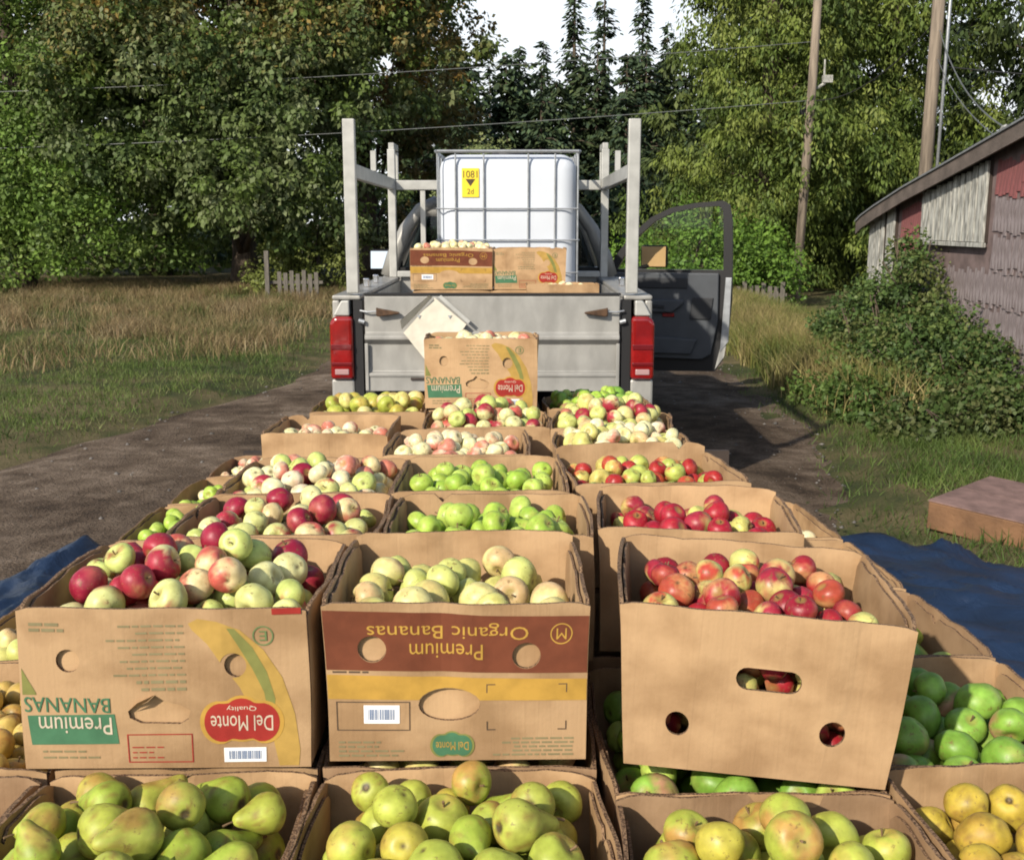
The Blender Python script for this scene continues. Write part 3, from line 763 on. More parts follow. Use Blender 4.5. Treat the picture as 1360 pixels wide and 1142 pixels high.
def stone(loc, s, label):
    bm = bmesh.new(); bmesh.ops.create_icosphere(bm, subdivisions=3, radius=1)
    for v in bm.verts: v.co *= 1+.28*noise.noise(v.co*1.3+Vector(loc))+.1*noise.noise(v.co*4)
    me = bpy.data.meshes.new('stone'); bm.to_mesh(me); bm.free()
    o = link('stone', me, mat=MT['rock']); o.location=loc; o.scale=s; me.polygons.foreach_set('use_smooth',[True]*len(me.polygons)); tag(o,label,'stone')
stone((4.35,11.4,.14),(.26,.16,.17),'pale stone half hidden in weeds before the bramble')
stone((3.5,8.7,.04),(.07,.06,.05),'small stone at the right edge of the dirt track')

# ------------------------------------------------------------------ truck
TR = empty('pickup_truck', (-.02,6.65,0), (0,0,radians(-1.2)), label='silver pickup truck with ladder rack and open passenger door', cat='truck')
def truck():
    T = TR; pt = MT['paint']
    # bed sides: side profile with wheel arch, extruded in x
    arch = [(1.25+.5*cos(a), .62+.5*sin(a)) for a in [pi*k/12 for k in range(13)]]
    side = [(.02,.62)] + [(.75,.62)] + list(reversed(arch)) + [(1.75,.62),(2.28,.62),(2.28,1.33),(.02,1.33)]
    for s in (-1,1):
        MB().prism(side, s*.93, s*.975, 'x').build('bed_side', pt, T, bevel=.012)
        MB().box(min(s*.80,s*.975),max(s*.80,s*.975),.02,2.28,1.332,1.36).build('bed_rail', pt, T, bevel=.01)
        MB().box(min(s*.79,s*.83),max(s*.79,s*.83),.09,2.26,.86,1.33).build('bed_inner_wall', pt, T)
        # dark gap post, tail lamp, pale cap
        MB().box(min(s*.79,s*.844),max(s*.79,s*.844),.0,.08,.64,1.331).build('bed_corner', MT['black'], T)
        lx0, lx1 = sorted((s*.846, s*.988))
        tl = MB().prism([(lx0,.85),(lx1,.85),(lx1,1.20),(s*.955 if s>0 else lx1+.0,1.235),(lx0,1.235)] if s>0 else [(lx0,.85),(lx1,.85),(lx1,1.235),(lx0+.03,1.235),(lx0,1.20)], -.035, .10, 'y').build('tail_light', MT['tail'], T, bevel=.03, seg=4)
        for za,zb in ((1.035,1.065),(.935,.955)): MB().box(lx0+.008,lx1-.008,-.041,-.03,za,zb).build('lens_band', MT['tail_dk'], tl, bevel=.003)
        MB().box(lx0+.028,lx1-.028,-.041,-.03,.880,.915).build('reverse_lens', MT['lens'], tl, bevel=.006)
        MB().prism([(s*.866,1.238),(s*.965,1.238),(s*.915,1.330),(s*.866,1.330)], -.02, .10, 'y').build('lamp_cap', MT['alu'], T, bevel=.008)
        MB().box(lx0,lx1,0,.10,.62,.848).build('rear_corner', pt, T, bevel=.015)
        # rust-brown tailgate latch with its wire
        l = MB(); xa = s*.56; xb = s*.70
        l.prism([(xa,1.262),(xa+s*.13,1.285),(xb+s*.0,1.29),(xb,1.24),(xa+s*.13,1.235),(xa,1.252)], -.045, -.015, 'y')
        l.build('latch', MT['rust'], T, bevel=.005)
        MB().tube([(xb,-.03,1.265),(s*.755,-.03,1.262),(s*.80,-.02,1.27)], .006, 6).build('latch_wire', MT['steel'], T)
        MB().tube([(s*.775,-.02,1.20),(s*.81,-.02,1.21)], .014, 8).build('hinge_pin', MT['steel'], T)
    # tailgate: profile extruded across
    prof = [(.06,.775),(-.004,.775),(-.004,.86),(-.012,.868),(-.012,.885),(.016,.895),(.016,1.062),(-.002,1.075),(-.030,1.095),(-.030,1.115),(.0,1.135),(.0,1.352),(.012,1.362),(.06,1.362)]
    tg = MB().prism(prof, -.775, .775, 'x').build('tailgate', pt, T, bevel=.004)
    for s in (-1,1): 
        a,b = sorted((s*.757,s*.777)); MB().box(a,b,-.018,.0,.78,1.07).build('tailgate_edge', pt, tg, bevel=.003)
    MB().box(-.78,.78,-.006,.066,1.363,1.372).build('tailgate_cap', MT['black'], tg)
    MB().box(-.5,-.2,-.016,-.001,.845,.858).build('badge_strip', MT['frame_dk'], tg)
    MB().box(-.79,.79,.08,2.24,.83,.858).build('bed_floor', pt, T)
    MB().box(-.79,.79,2.24,2.28,.83,1.36).build('bed_front_wall', pt, T)
    b = MB().box(-.98,.98,-.14,.03,.46,.62).build('rear_bumper', MT['chrome'], T, bevel=.03, seg=3)
    MB().box(-.3,.3,-.145,-.12,.50,.60).build('plate_recess', MT['black'], b)
    MB().tube([(0,-.3,.5),(0,-.14,.48)], .03, 8).build('hitch', MT['black'], T)
    # chassis, wheels
    MB().box(-.5,.5,.0,5.4,.45,.60).build('chassis', MT['black'], T)
    def wheel(x, y, w):
        e = MB(); M = Matrix.Translation((x,y,.39)) @ Matrix.Rotation(pi/2,4,'Y')
        e.lathe([(.20,-w/2),(.33,-w/2),(.375,-w/2+.04),(.39,-w/4),(.39,w/4),(.375,w/2-.04),(.33,w/2),(.20,w/2),(.20,-w/2)], 28, M)
        o = e.build('wheel', MT['rubber'], T, smooth=True)
        MB().lathe([(.0,-.03),(.07,-.03),(.1,.0),(.2,.03),(.205,w/2-.01),(.195,w/2-.012),(.1,.03),(.0,.03)], 20, M).build('rim', MT['steel'], o, smooth=True)
    for y in (1.25,4.75):
        for s in (-1,1): wheel(s*.82, y, .24)
    # cab: lower body and greenhouse, both lofted along y
    def sec(y, w0, w1, z0, z1, n=6, r=.12):
        pts = []
        for (cx,cz,a0) in ((w1/2-r,z1-r,0),(-w1/2+r,z1-r,pi/2)):
            for k in range(n+1):
                a = a0 + pi/2*k/n; pts.append((cx+r*cos(a), y, cz+r*sin(a)))
        pts += [(-w0/2, y, z0), (w0/2, y, z0)]
        return pts
    lo = MB().loft([sec(2.36,1.86,1.88,.55,1.36,r=.05), sec(2.42,1.94,1.92,.55,1.38,r=.05), sec(3.9,1.94,1.92,.55,1.38,r=.05), sec(4.1,1.94,1.90,.55,1.33,r=.06)])
    lo.build('cab_body', pt, T, bevel=.01)
    h = MB().loft([sec(4.1,1.9,1.86,.75,1.30,r=.10), sec(4.9,1.86,1.80,.75,1.24,r=.14), sec(5.3,1.80,1.7,.75,1.12,r=.2)])
    h.build('hood', pt, T, smooth=True)
    MB().box(-.93,.93,5.25,5.42,.50,.72).build('front_bumper', MT['chrome'], T, bevel=.03)
    # greenhouse: roof shell + pillars + glass
    rf = MB().loft([[(x, y, z) for x, z in q] for y, q in (
        (2.40, [(.66,1.86),(.60,1.945),(.45,1.985),(-.45,1.985),(-.60,1.945),(-.66,1.86),(-.60,1.84),(.60,1.84)]),
        (2.9, [(.70,1.87),(.64,1.965),(.48,2.01),(-.48,2.01),(-.64,1.965),(-.70,1.87),(-.62,1.85),(.62,1.85)]),
        (3.5, [(.68,1.86),(.62,1.94),(.46,1.98),(-.46,1.98),(-.62,1.94),(-.68,1.86),(-.6,1.84),(.6,1.84)]))])
    rf.build('roof', pt, T, smooth=True)
    for s in (-1,1):
        p = MB(); p.tube([(s*.90,2.42,1.36),(s*.86,2.42,1.52),(s*.76,2.42,1.74),(s*.64,2.42,1.90),(s*.5,2.42,1.965)], [.075,.065,.055,.05,.045], 8)
        p.build('rear_pillar', pt, T, smooth=True)
        MB().tube([(s*.90,4.05,1.34),(s*.74,3.65,1.78),(s*.62,3.45,1.93)], .045, 8).build('front_pillar', pt, T, smooth=True)
    MB().prism([(-.80,1.40),(.80,1.40),(.62,1.86),(-.62,1.86)], 2.44, 2.448, 'y').build('rear_window', MT['glass_dk'], T)
    MB().prism([(-.84,1.36),(.84,1.36),(.84,1.43),(-.84,1.43)], 2.40, 2.435, 'y').build('window_frame', MT['black'], T)
    MB().add([(-.84,4.0,1.37),(.84,4.0,1.37),(.62,3.5,1.90),(-.62,3.5,1.90)],[(0,1,2,3)]).build('windscreen', MT['glass_dk'], T)
    MB().add([(-.93,2.5,1.39),(-.93,3.85,1.39),(-.68,3.4,1.88),(-.68,2.5,1.88)],[(0,1,2,3)]).build('side_window', MT['glass_dk'], T)
    st = MB(); st.box(-.62,-.15,2.6,2.75,.9,1.55); st.box(.15,.62,2.6,2.75,.9,1.55)
    st.build('seat', MT['door_dk'], T, bevel=.05, seg=3)
    # left tow mirror
    m = MB().box(-1.20,-.90,3.42,3.50,1.36,1.55).build('tow_mirror', MT['black'], T, bevel=.03, seg=3)
    MB().add([(-1.185,3.395,1.38),(-.915,3.395,1.38),(-.915,3.418,1.535),(-1.185,3.418,1.535)],[(0,1,2,3)]).build('mirror_glass', MT['mirror'], m)
    MB().tube([(-.93,3.5,1.42),(-1.0,3.47,1.42)], .03, 8).build('mirror_arm', MT['black'], m)
    # ladder rack
    al = MT['alu']
    for s in (-1,1):
        MB().box(s*.845-.036,s*.845+.036,.0,.055,1.373,2.395).build('rack_post', al, T, bevel=.006)
        MB().beam((s*.845,.057,2.10),(s*.845,2.2,2.09),.05,.085).build('rack_rail', al, T, bevel=.006)
        MB().box(s*.845-.03,s*.845+.03,2.19,2.25,1.361,2.36).build('rack_post', al, T, bevel=.006)
        MB().box(s*.845-.022,s*.845+.022,2.50,2.54,2.09,2.355).build('rack_post', al, T, bevel=.005)
        MB().beam((s*.845,2.22,2.385),(s*.845,2.54,2.385),.045,.05).build('rack_loop', al, T, bevel=.005)
        MB().box(s*.845-.018,s*.845+.018,1.1,1.14,2.145,2.28).build('rack_peg', al, T)
        MB().beam((s*.845,2.25,2.11),(s*.845,2.54,2.11),.04,.05).build('rack_loop', al, T)
        MB().box(s*.60-.02,s*.60+.02,2.20,2.24,1.40,2.04).build('guard_bar', al, T, bevel=.004)
        MB().tube([(s*.845,.06,2.18),(s*.845,.14,2.145)], .018, 6).build('rack_gusset', al, T)
    MB().box(-.813,.813,2.19,2.25,2.045,2.12).build('rack_crossbar', al, T, bevel=.006)
    MB().box(-.813,.813,2.19,2.25,1.362,1.41).build('rack_crossbar', al, T, bevel=.006)
    for y in (.35,.85,1.35): MB().box(-.90,-.86,y,y+.05,1.361,1.42).build('tie_down', MT['chrome'], T, bevel=.006)
    for y in (.35,1.0): MB().box(.86,.90,y,y+.05,1.361,1.42).build('tie_down', MT['chrome'], T, bevel=.006)
truck()

def truck_door():
    # door stands open: local u runs from hinge (0) to the latch edge, w = thickness, z up
    D = bpy.data.objects.new('passenger_door', None); C.objects.link(D); D.parent = TR
    D.location = (.985, 3.62, 0); D.rotation_euler = (0,0,radians(-14)); tag(D, 'open dark grey passenger door seen from inside')
    outer = [(.0,.50),(.0,1.36),(.10,1.52),(.24,1.70),(.40,1.84),(.58,1.925),(.80,1.965),(1.04,1.985),(1.10,1.95),(1.13,1.80),(1.145,1.4),(1.15,1.10),(1.13,.80),(1.09,.55),(1.02,.44),(.5,.43)]
    hole = [(.09,1.365),(.17,1.51),(.30,1.68),(.44,1.805),(.60,1.882),(.82,1.925),(1.01,1.937),(1.045,1.90),(1.06,1.6),(1.065,1.365)]
    V, F = cdt(outer, [hole], .12)
    def thick(uv, F, w0, w1):
        n = len(uv); vs = [(u,w0,v) for u,v in uv]+[(u,w1,v) for u,v in uv]
        fs = [tuple(f) for f in F]+[tuple(i+n for i in reversed(f)) for f in F]
        cnt = {}
        for f in F:
            for i in range(3):
                e=(f[i],f[(i+1)%3]); cnt[tuple(sorted(e))]=cnt.get(tuple(sorted(e)),[])+[e]
        for k,es in cnt.items():
            if len(es)==1: a,b=es[0]; fs.append((b,a,a+n,b+n))
        return vs, fs
    vs, fs = thick(V, F, 0, .05); MB().add(vs, fs).build('door_frame', MT['black'], D)
    vs, fs = thick(V, F, .051, .12); MB().add(vs, fs).build('door_skin', MT['paint'], D)
    pan = [(.03,.56),(.03,1.34),(1.03,1.34),(1.035,.9),(.98,.60),(.9,.55)]
    p = MB().prism(pan, -.045, -.001, 'y').build('trim_panel', MT['door_in'], D, bevel=.012, seg=3)
    MB().prism([(.22,1.20),(.75,1.20),(.75,1.295),(.22,1.295)], -.058, -.044, 'y').build('trim_inset', MT['door_dk'], p, bevel=.006)
    MB().prism([(.15,.98),(.62,.98),(.72,1.06),(.72,1.10),(.42,1.10),(.36,1.17),(.15,1.17)], -.095, -.046, 'y').build('armrest', MT['door_in'], p, bevel=.015, seg=3)
    MB().prism([(.26,1.01),(.36,1.01),(.36,1.13),(.30,1.15),(.26,1.13)], -.115, -.096, 'y').build('pull_handle', MT['door_dk'], p, bevel=.01)
    MB().prism([(.40,1.03),(.55,1.02),(.55,1.05),(.40,1.06)], -.112, -.097, 'y').build('inner_handle', MT['door_dk'], p, bevel=.004)
    MB().prism([(.53,.94),(.64,.94),(.64,.975),(.53,.975)], -.06, -.046, 'y').build('red_reflector', MT['tail'], p, bevel=.004)
    MB().prism([(.78,.92),(.97,.92),(.99,1.12),(.80,1.12)], -.06, -.046, 'y').build('speaker_grille', MT['door_dk'], p, bevel=.01)
    MB().prism([(.10,.60),(.80,.60),(.86,.74),(.10,.78)], -.085, -.046, 'y').build('map_pocket', MT['door_in'], p, bevel=.014)
    MB().prism([(1.06,.62),(1.135,.72),(1.145,1.3),(1.09,1.3)], -.02, -.002, 'y').build('latch_edge', MT['steel'], D, bevel=.004)
    MB().prism([(1.02,.46),(1.10,.58),(1.12,.74),(1.07,.70)], -.012, -.001, 'y').build('lower_trim', MT['alu'], D)
    # glass
    n = len(hole); MB().add([(u,.03,v) for u,v in hole],[tuple(range(n))]).build('window_glass', MT['glass'], D)
    # outside mirror standing forward of the door, its face to the rear
    m = MB().box(.27,.52,.30,.38,1.37,1.58).build('tow_mirror', MT['black'], D, bevel=.025, seg=3)
    MB().box(.282,.508,.288,.298,1.382,1.568).build('mirror_face', MT['mirror_reflection'], m)
    MB().tube([(.2,.05,1.34),(.35,.32,1.39)], .02, 8).build('mirror_arm', MT['black'], m)

def in_poly(p, poly):
    x, y = p; c = False; j = len(poly)-1
    for i in range(len(poly)):
        xi, yi = poly[i]; xj, yj = poly[j]
        if (yi > y) != (yj > y) and x < (xj-xi)*(y-yi)/(yj-yi)+xi: c = not c
        j = i
    return c
def cdt(outer, holes, sp):
    """triangulate a polygon with holes, with interior grid points"""
    vs = []; es = []
    def loop(L):
        n0 = len(vs); n = len(L)
        vs.extend(Vector((p[0],p[1])) for p in L); es.extend((n0+i, n0+(i+1)%n) for i in range(n))
    loop(outer)
    for h in holes: loop(h)
    xs = [p[0] for p in outer]; ys = [p[1] for p in outer]
    nx = max(1,int((max(xs)-min(xs))/sp)); ny = max(1,int((max(ys)-min(ys))/sp))
    pts = [Vector((p[0],p[1])) for p in outer]+[Vector((p[0],p[1])) for h in holes for p in h]
    for i in range(1,nx):
        for j in range(1,ny):
            p = (min(xs)+(max(xs)-min(xs))*i/nx, min(ys)+(max(ys)-min(ys))*j/ny)
            if in_poly(p, outer) and not any(in_poly(p,h) for h in holes):
                q = Vector(p)
                if min((q-k).length_squared for k in pts) > (sp*.3)**2: vs.append(q)
    r = geometry.delaunay_2d_cdt(vs, es, [], 0, 1e-7)
    V = [(v.x,v.y) for v in r[0]]; F = []
    for f in r[2]:
        c = (sum(V[i][0] for i in f)/len(f), sum(V[i][1] for i in f)/len(f))
        if in_poly(c, outer) and not any(in_poly(c,h) for h in holes): F.append(tuple(f))
    return V, F
truck_door()

# ------------------------------------------------------------------ tote tank in the truck bed
def tote():
    x0,x1,y0,y1,z0,z1 = -.40,.60,7.92,8.84,1.04,2.29
    t = empty('tote_tank', (.10,8.38,.86), label='white caged plastic liquid tote tank standing in the truck bed', cat='tank')
    t.rotation_euler = (0,0,radians(-1.2))
    X0,X1,Y0,Y1,Z0,Z1 = -.5,.5,-.46,.46,.17,1.43
    b = MB().box(X0+.012,X1-.012,Y0+.012,Y1-.012,Z0+.01,Z1-.02); b.build('tank', MT['tank'], t, bevel=.11, seg=6, smooth=True)
    MB().lathe([(.0,.05),(.12,.05),(.13,0),(.13,-.03)],24,Matrix.Translation((0,0,Z1-.02))).build('lid', MT['black'], t)
    MB().box(X0,X1,Y0,Y1,.0,.16).build('pallet', MT['steel'], t, bevel=.01)
    r = .007
    vx = [X0+.003,-.37,-.17,.145,.335,X1-.003]
    for x in vx:
        MB().tube([(x,Y0,Z0-.01),(x,Y0,Z1)], r, 6).build('cage_bar', MT['steel'], t)
        MB().tube([(x,Y1,Z0-.01),(x,Y1,Z1)], r, 6).build('cage_bar', MT['steel'], t)
    for y in (-.28,0,.28):
        for x in (X0,X1): MB().tube([(x,y,Z0-.01),(x,y,Z1)], r, 6).build('cage_bar', MT['steel'], t)
    for z in (.36,.58,.81,1.03,1.425):
        rr = .0055 if z < 1.4 else .012
        MB().tube([(X0,Y0-.008,z),(X1,Y0-.008,z),(X1+.008,Y0,z),(X1+.008,Y1,z),(X1,Y1+.008,z),(X0,Y1+.008,z),(X0-.008,Y1,z),(X0-.008,Y0,z),(X0,Y0-.008,z)], rr, 6).build('cage_hoop', MT['steel'], t)
    MB().tube([(X1-.03,Y0-.01,Z0),(X1-.03,Y0-.01,.42)], .028, 8).build('corner_leg', MT['alu'], t)
    st = MB().box(-.325,-.205,Y0+.004,Y0+.010,1.11,1.31).build('warning_sticker', MT['sticker'], t)
    def mark(body, u, v, w, h):
        V,F = text_mesh(body); place = [((-.265+u)+(p[0]-.5)*w, Y0+.0025, v+(p[1]-.5)*h) for p in V]
        MB().add(place, F).build('lettering', MT['ink_black'], st)
    mark('1081', 0, 1.268, .10, .05); mark('2d', 0, 1.15, .045, .036)
    MB().add([(-.30,Y0+.0025,1.235),(-.23,Y0+.0025,1.235),(-.265,Y0+.0025,1.185)],[(0,1,2)]).build('triangle_mark', MT['ink_black'], st)

TEXTS = {}
def text_mesh(body):
    """glyph outlines of the built-in font as triangles, scaled into the unit square"""
    if body in TEXTS: return TEXTS[body]
    cu = bpy.data.curves.new('txt','FONT'); cu.body = body; cu.size = 1; cu.resolution_u = 3
    o = bpy.data.objects.new('txt', cu); C.objects.link(o)
    me = bpy.data.meshes.new_from_object(o.evaluated_get(bpy.context.evaluated_depsgraph_get()))
    V = [(v.co.x,v.co.y) for v in me.vertices]; F = [tuple(p.vertices) for p in me.polygons]
    bpy.data.objects.remove(o); bpy.data.curves.remove(cu); bpy.data.meshes.remove(me)
    xs=[v[0] for v in V]; ys=[v[1] for v in V]; w=max(xs)-min(xs); h=max(ys)-min(ys)
    TEXTS[body] = ([((x-min(xs))/w,(y-min(ys))/h) for x,y in V], F); return TEXTS[body]
tote()

# bent plate hung on the tailgate
t = empty('hanging_plate', (-.365,6.60,1.16), (radians(-4),0,radians(-1.2)), label='square cream metal plate with bent edges hung cornerwise on the tailgate', cat='plate')
MB().prism([(0,.19),(.19,.03),(.05,-.17),(-.04,-.21),(-.19,-.02)], -.006, .0, 'y').build('plate', MT['plate'], t, bevel=.001)
MB().add([(-.19,-.02,0),(0,.19,0),(-.02,.205,0),(-.20,.03,0)],[(0,1,2,3)])
fl = MB(); fl.add([(-.20,-.006,.0),(-.012,-.006,.195),(-.03,-.05,.20),(-.205,-.05,.05)],[(0,1,2,3)]); fl.add([(-.20,-.002,.0),(-.012,-.002,.195),(-.03,-.046,.204),(-.205,-.046,.054)],[(3,2,1,0)])
fl.build('bent_flap', MT['plate'], t)
MB().prism([(.02,.195),(.20,.035),(.215,.05),(.04,.205)], -.012, .0, 'y').build('bent_edge', MT['alu'], t)
for x in (-.095,.09): MB().prism([(x-.012,.085),(x+.012,.085),(x,.066)], -.012, -.0062, 'y').build('clip', MT['steel'], t)

# ------------------------------------------------------------------ trailer and tarps
SL = .045; TILT = -math.atan(SL)
def deck_z(y): return .69 - SL*(y-1.57)
def trailer():
    t = empty('flatbed_trailer', (-.04,1.02,deck_z(1.02)), (TILT,0,0), label='low flatbed trailer carrying the fruit boxes', cat='trailer')
    for i in range(8):
        x = -1.09+.2725*i; MB().box(x,x+.266,0,3.78,-.045,-.004).build('deck_plank', MT['wood'], t, bevel=.004)
    for s in (-1,1):
        a,b = sorted((s*1.095,s*1.13)); MB().box(a,b,-.02,3.80,-.10,.10).build('side_rail', MT['frame_dk'], t, bevel=.005)
    MB().box(-1.094,1.094,3.782,3.82,-.10,.24).build('front_board', MT['frame_dk'], t)
    MB().box(-1.094,1.094,-.03,-.002,-.10,-.002).build('rear_beam', MT['black'], t)
    MB().beam((-.45,.1,-.14),(-.45,3.7,-.14),.06,.08).build('chassis_beam', MT['black'], t)
    MB().beam((.45,.1,-.14),(.45,3.7,-.14),.06,.08).build('chassis_beam', MT['black'], t)
    MB().beam((-.45,3.7,-.14),(.04,5.0,-.12),.06,.08).build('tongue', MT['black'], t)
    MB().beam((.53,3.7,-.14),(.04,5.0,-.12),.06,.08).build('tongue', MT['black'], t)
    for s in (-1,1):
        M = Matrix.Translation((s*1.30,1.9,-.32)) @ Matrix.Rotation(pi/2,4,'Y')
        o = MB().lathe([(.16,-.09),(.27,-.09),(.30,-.05),(.30,.05),(.27,.09),(.16,.09),(.16,-.09)],24,M).build('wheel', MT['rubber'], t, smooth=True)
        MB().lathe([(.0,-.02),(.16,-.06),(.165,.08),(.0,.03)],20,M).build('rim', MT['steel'], o, smooth=True)
        MB().prism([(1.9+.36*cos(a),-.32+.36*sin(a)) for a in [pi*k/10 for k in range(11)]]+[(1.9+.34*cos(a),-.32+.34*sin(a)) for a in [pi*k/10 for k in reversed(range(11))]], s*1.16, s*1.44, 'x').build('fender', MT['frame_dk'], t)
    MB().tube([(-1.3,1.9,-.32),(1.3,1.9,-.32)], .03, 8).build('axle', MT['black'], t)
trailer()
def tarp(side, label, yfar, wide=1.15, ext=0):
    V=[]; F=[]; nu, nv = 80, 130
    for j in range(nv+1):
        y = .95 + (yfar-.95)*j/nv
        for i in range(nu+1):
            u = i/nu
            yy = y + (.14*noise.noise((u*3,side*5,1)) + .06*noise.noise((u*9,side,7)))*(j/nv)**4 + (ext*u**1.6*(j/nv)**2)
            x = 1.10 + wide*u**.9
            dz = deck_z(yy)+.13
            hump = max(0, 1-((yy-2.92)/1.0)**2)
            shelf = dz - .10*u - .02
            drop = 1/(1+math.exp(-(u-.62-.12*hump-.10*noise.noise((yy*.8,side,3)))*11))
            z = shelf*(1-drop) + .05*drop + .10*math.sin(pi*min(1,u*1.1))*(noise.noise((yy*1.6,u*2.2,side*4)))
            z += .05*(.4-2*abs(noise.noise((yy*2.6+u,u*3.4,side*9)))) + .02*(.4-2*abs(noise.noise((yy*7,u*8+yy*2,side)))) + .006*noise.noise((yy*20,u*22,side))
            z = max(z, .05+.01*noise.noise((yy*6,u*6,2)))
            if u < .03: z = dz
            V.append((side*x-.04, yy, z))
    for j in range(nv):
        for i in range(nu):
            a=j*(nu+1)+i; F.append((a,a+1,a+nu+2,a+nu+1))
    o = link('tarp', np_mesh('tarp', V, F, MT['tarp'], smooth=True)); tag(o, label, 'tarp', 'tarps hanging off the trailer')
    m = o.modifiers.new('solid','SOLIDIFY'); m.thickness = .004
tarp(1, 'crumpled blue tarp draped off the trailer side toward the shed', 3.8, 1.5, .8)
tarp(-1, 'blue tarp draped off the trailer side toward the dry grass', 3.75, .95)

# ------------------------------------------------------------------ cardboard boxes
rnd = random.Random(21); npr = np.random.default_rng(5)
def ell(cx, cy, rx, ry, n=22, a0=0):
    return [(cx+rx*cos(a0+2*pi*k/n), cy+ry*sin(a0+2*pi*k/n)) for k in range(n)]
def stadium(cx, cy, hw, r, n=8):
    return [(cx+hw-r+r*cos(a),cy+r*sin(a)) for a in [-pi/2+pi*k/n for k in range(n+1)]]+[(cx-hw+r+r*cos(a),cy+r*sin(a)) for a in [pi/2+pi*k/n for k in range(n+1)]]

class Box:
    """one cardboard box with separate wall panels; prints lie just off the front wall"""
    def __init__(s, name, label, x, y, zb, w, d, h, rz=0, ry=0, group=None, front_holes=(), m='card', seed=None, double=False, flare=.010, back_h=0, side_h=0, notch=True, detail=True, tilt=TILT, taper=0):
        s.w, s.d, s.h = w, d, h; s.seed = seed if seed is not None else rnd.random()*100
        s.creases = [(random.Random(int(s.seed*97)+k).uniform(-.36,.36)*w, random.Random(int(s.seed*97)+k).choice([-1,1])*random.Random(int(s.seed*53)+k).uniform(.002,.0055)) for k in range(4)]
        s.flare = flare; s.taper = taper; s.t = .006; s.detail = detail
        s.root = empty(name, (x,y,zb), (tilt, ry, radians(rz)), label=label, cat='box', group=group)
        s.m = MT[m]; s.sp = (.016 if double or front_holes else .026) if detail else .07
        t = s.t
        s.front = s.panel('front_panel', w, h, front_holes, lambda u,v,k: (u-w/2, -d/2+k*t, v), notch=False, rag=.55)
        s.panel('back_panel', w, h+back_h, (), lambda u,v,k: (u-w/2, d/2-k*t, v), notch=notch, rag=.8)
        s.panel('side_panel', d-2*t-.002, h+side_h, (), lambda u,v,k: (-w/2+k*t, u-d/2+t+.001, v), notch=notch, rag=1.2)
        s.panel('side_panel', d-2*t-.002, h+side_h, (), lambda u,v,k: (w/2-k*t, u-d/2+t+.001, v), notch=notch, rag=1.2)
        if double:
            s.panel('inner_panel', w-.03, h-.008, (), lambda u,v,k: (u-w/2+.015, -d/2+.0085+k*.004, v), notch=False)
        if detail:   # raw inner ply standing along the side walls
            for sg in (-1,1):
                s.panel('inner_ply', d-.05, h-.004-.01*rnd.random(), (), lambda u,v,k,sg=sg: (sg*(w/2-.0085-k*.004), u-d/2+.025, v), notch=True, rag=1.5)
        kx = 1-taper; b = MB().box((-w/2+t)*kx,(w/2-t)*kx,-d/2+t,d/2-t,0,.006); b.build('base_panel', s.m, s.root)
    def warp(s, p):
        x, y, z = p; w, d, h = s.w, s.d, s.h
        tz = max(0, min(1.1, z/h)); x *= 1-s.taper*(1-tz)
        nx = x/(w/2); ny = y/(d/2)
        ox = s.flare*tz*nx*(1-.7*ny*ny) ; oy = s.flare*tz*ny*(1-.7*nx*nx)
        if abs(ny) > .85:
            for xc, am in s.creases: oy += am*tz*(.5+.5*cos(pi*min(1,abs(x-xc)/.055)))
        q = Vector((x*5+s.seed, y*5, z*4)); a = .0085*(.12+tz)
        n = noise.noise_vector(q); m = noise.noise_vector(q*3.1)*(.0010*tz*tz)
        return (x+ox+n.x*a+m.x, y+oy+n.y*a+m.y, z + n.z*.005*tz)
    def panel(s, name, W, H, holes, f, notch=True, rag=1.0):
        top = []; n = max(4, int(W/(.018 if s.detail else .05))); sd = rnd.random()*50
        nt_ = rnd.uniform(.12,.88) if (notch and s.detail and rnd.random() < .6) else None
        for i in range(n+1):
            u = W*(1-i/n); tt = u/W
            v = H + rag*(.0035*noise.noise((u*14+sd,0,0)) + .002*noise.noise((u*60+sd,3,0)))
            v -= rag*.012*math.exp(-(min(tt,1-tt)/.035)**2)
            if nt_ and abs(tt-nt_) < .014: v -= .012+.01*rnd.random()
            top.append((u, v))
        m = max(2, int(H/s.sp))
        outer = [(0,0)] + [(W*k/max(2,int(W/s.sp)),0) for k in range(1,max(2,int(W/s.sp)))] + [(W,0)] + [(W,H*k/m) for k in range(1,m)] + top + [(0,H*k/m) for k in range(m-1,0,-1)]
        V, F = cdt(outer, list(holes), s.sp)
        n = len(V)
        vs = [s.warp(f(u,v,0)) for u,v in V] + [s.warp(f(u,v,1)) for u,v in V]
        fs = [tuple(q) for q in F] + [tuple(i+n for i in reversed(q)) for q in F]
        cnt = {}
        for q in F:
            for i in range(3):
                e=(q[i],q[(i+1)%3]); k=(min(e),max(e)); cnt.setdefault(k,[]).append(e)
        for es in cnt.values():
            if len(es)==1: a,b=es[0]; fs.append((b,a,a+n,b+n))
        o = MB().add(vs, fs).build(name, s.m, s.root)
        o.data.materials.append(MT['card_edge'])
        mi = [0]*(2*len(F)) + [1]*(len(fs)-2*len(F)); o.data.polygons.foreach_set('material_index', mi)
        return o
    # prints: coordinates u from the left edge, v from the bottom, metres
    def decal(s, name, poly, mkey, holes=(), lift=.0008, sp=.03):
        P = []
        for i,(a,c) in enumerate(poly):
            e,g = poly[(i+1)%len(poly)]; n = max(1,int(math.hypot(e-a,g-c)/.016))
            P += [(a+(e-a)*k/n, c+(g-c)*k/n) for k in range(n)]
        V, F = cdt(P, list(holes), .016)
        vs = [s.warp((u-s.w/2, -s.d/2-lift, v)) for u,v in V]
        return MB().add(vs, F).build(name, MT[mkey], s.front)
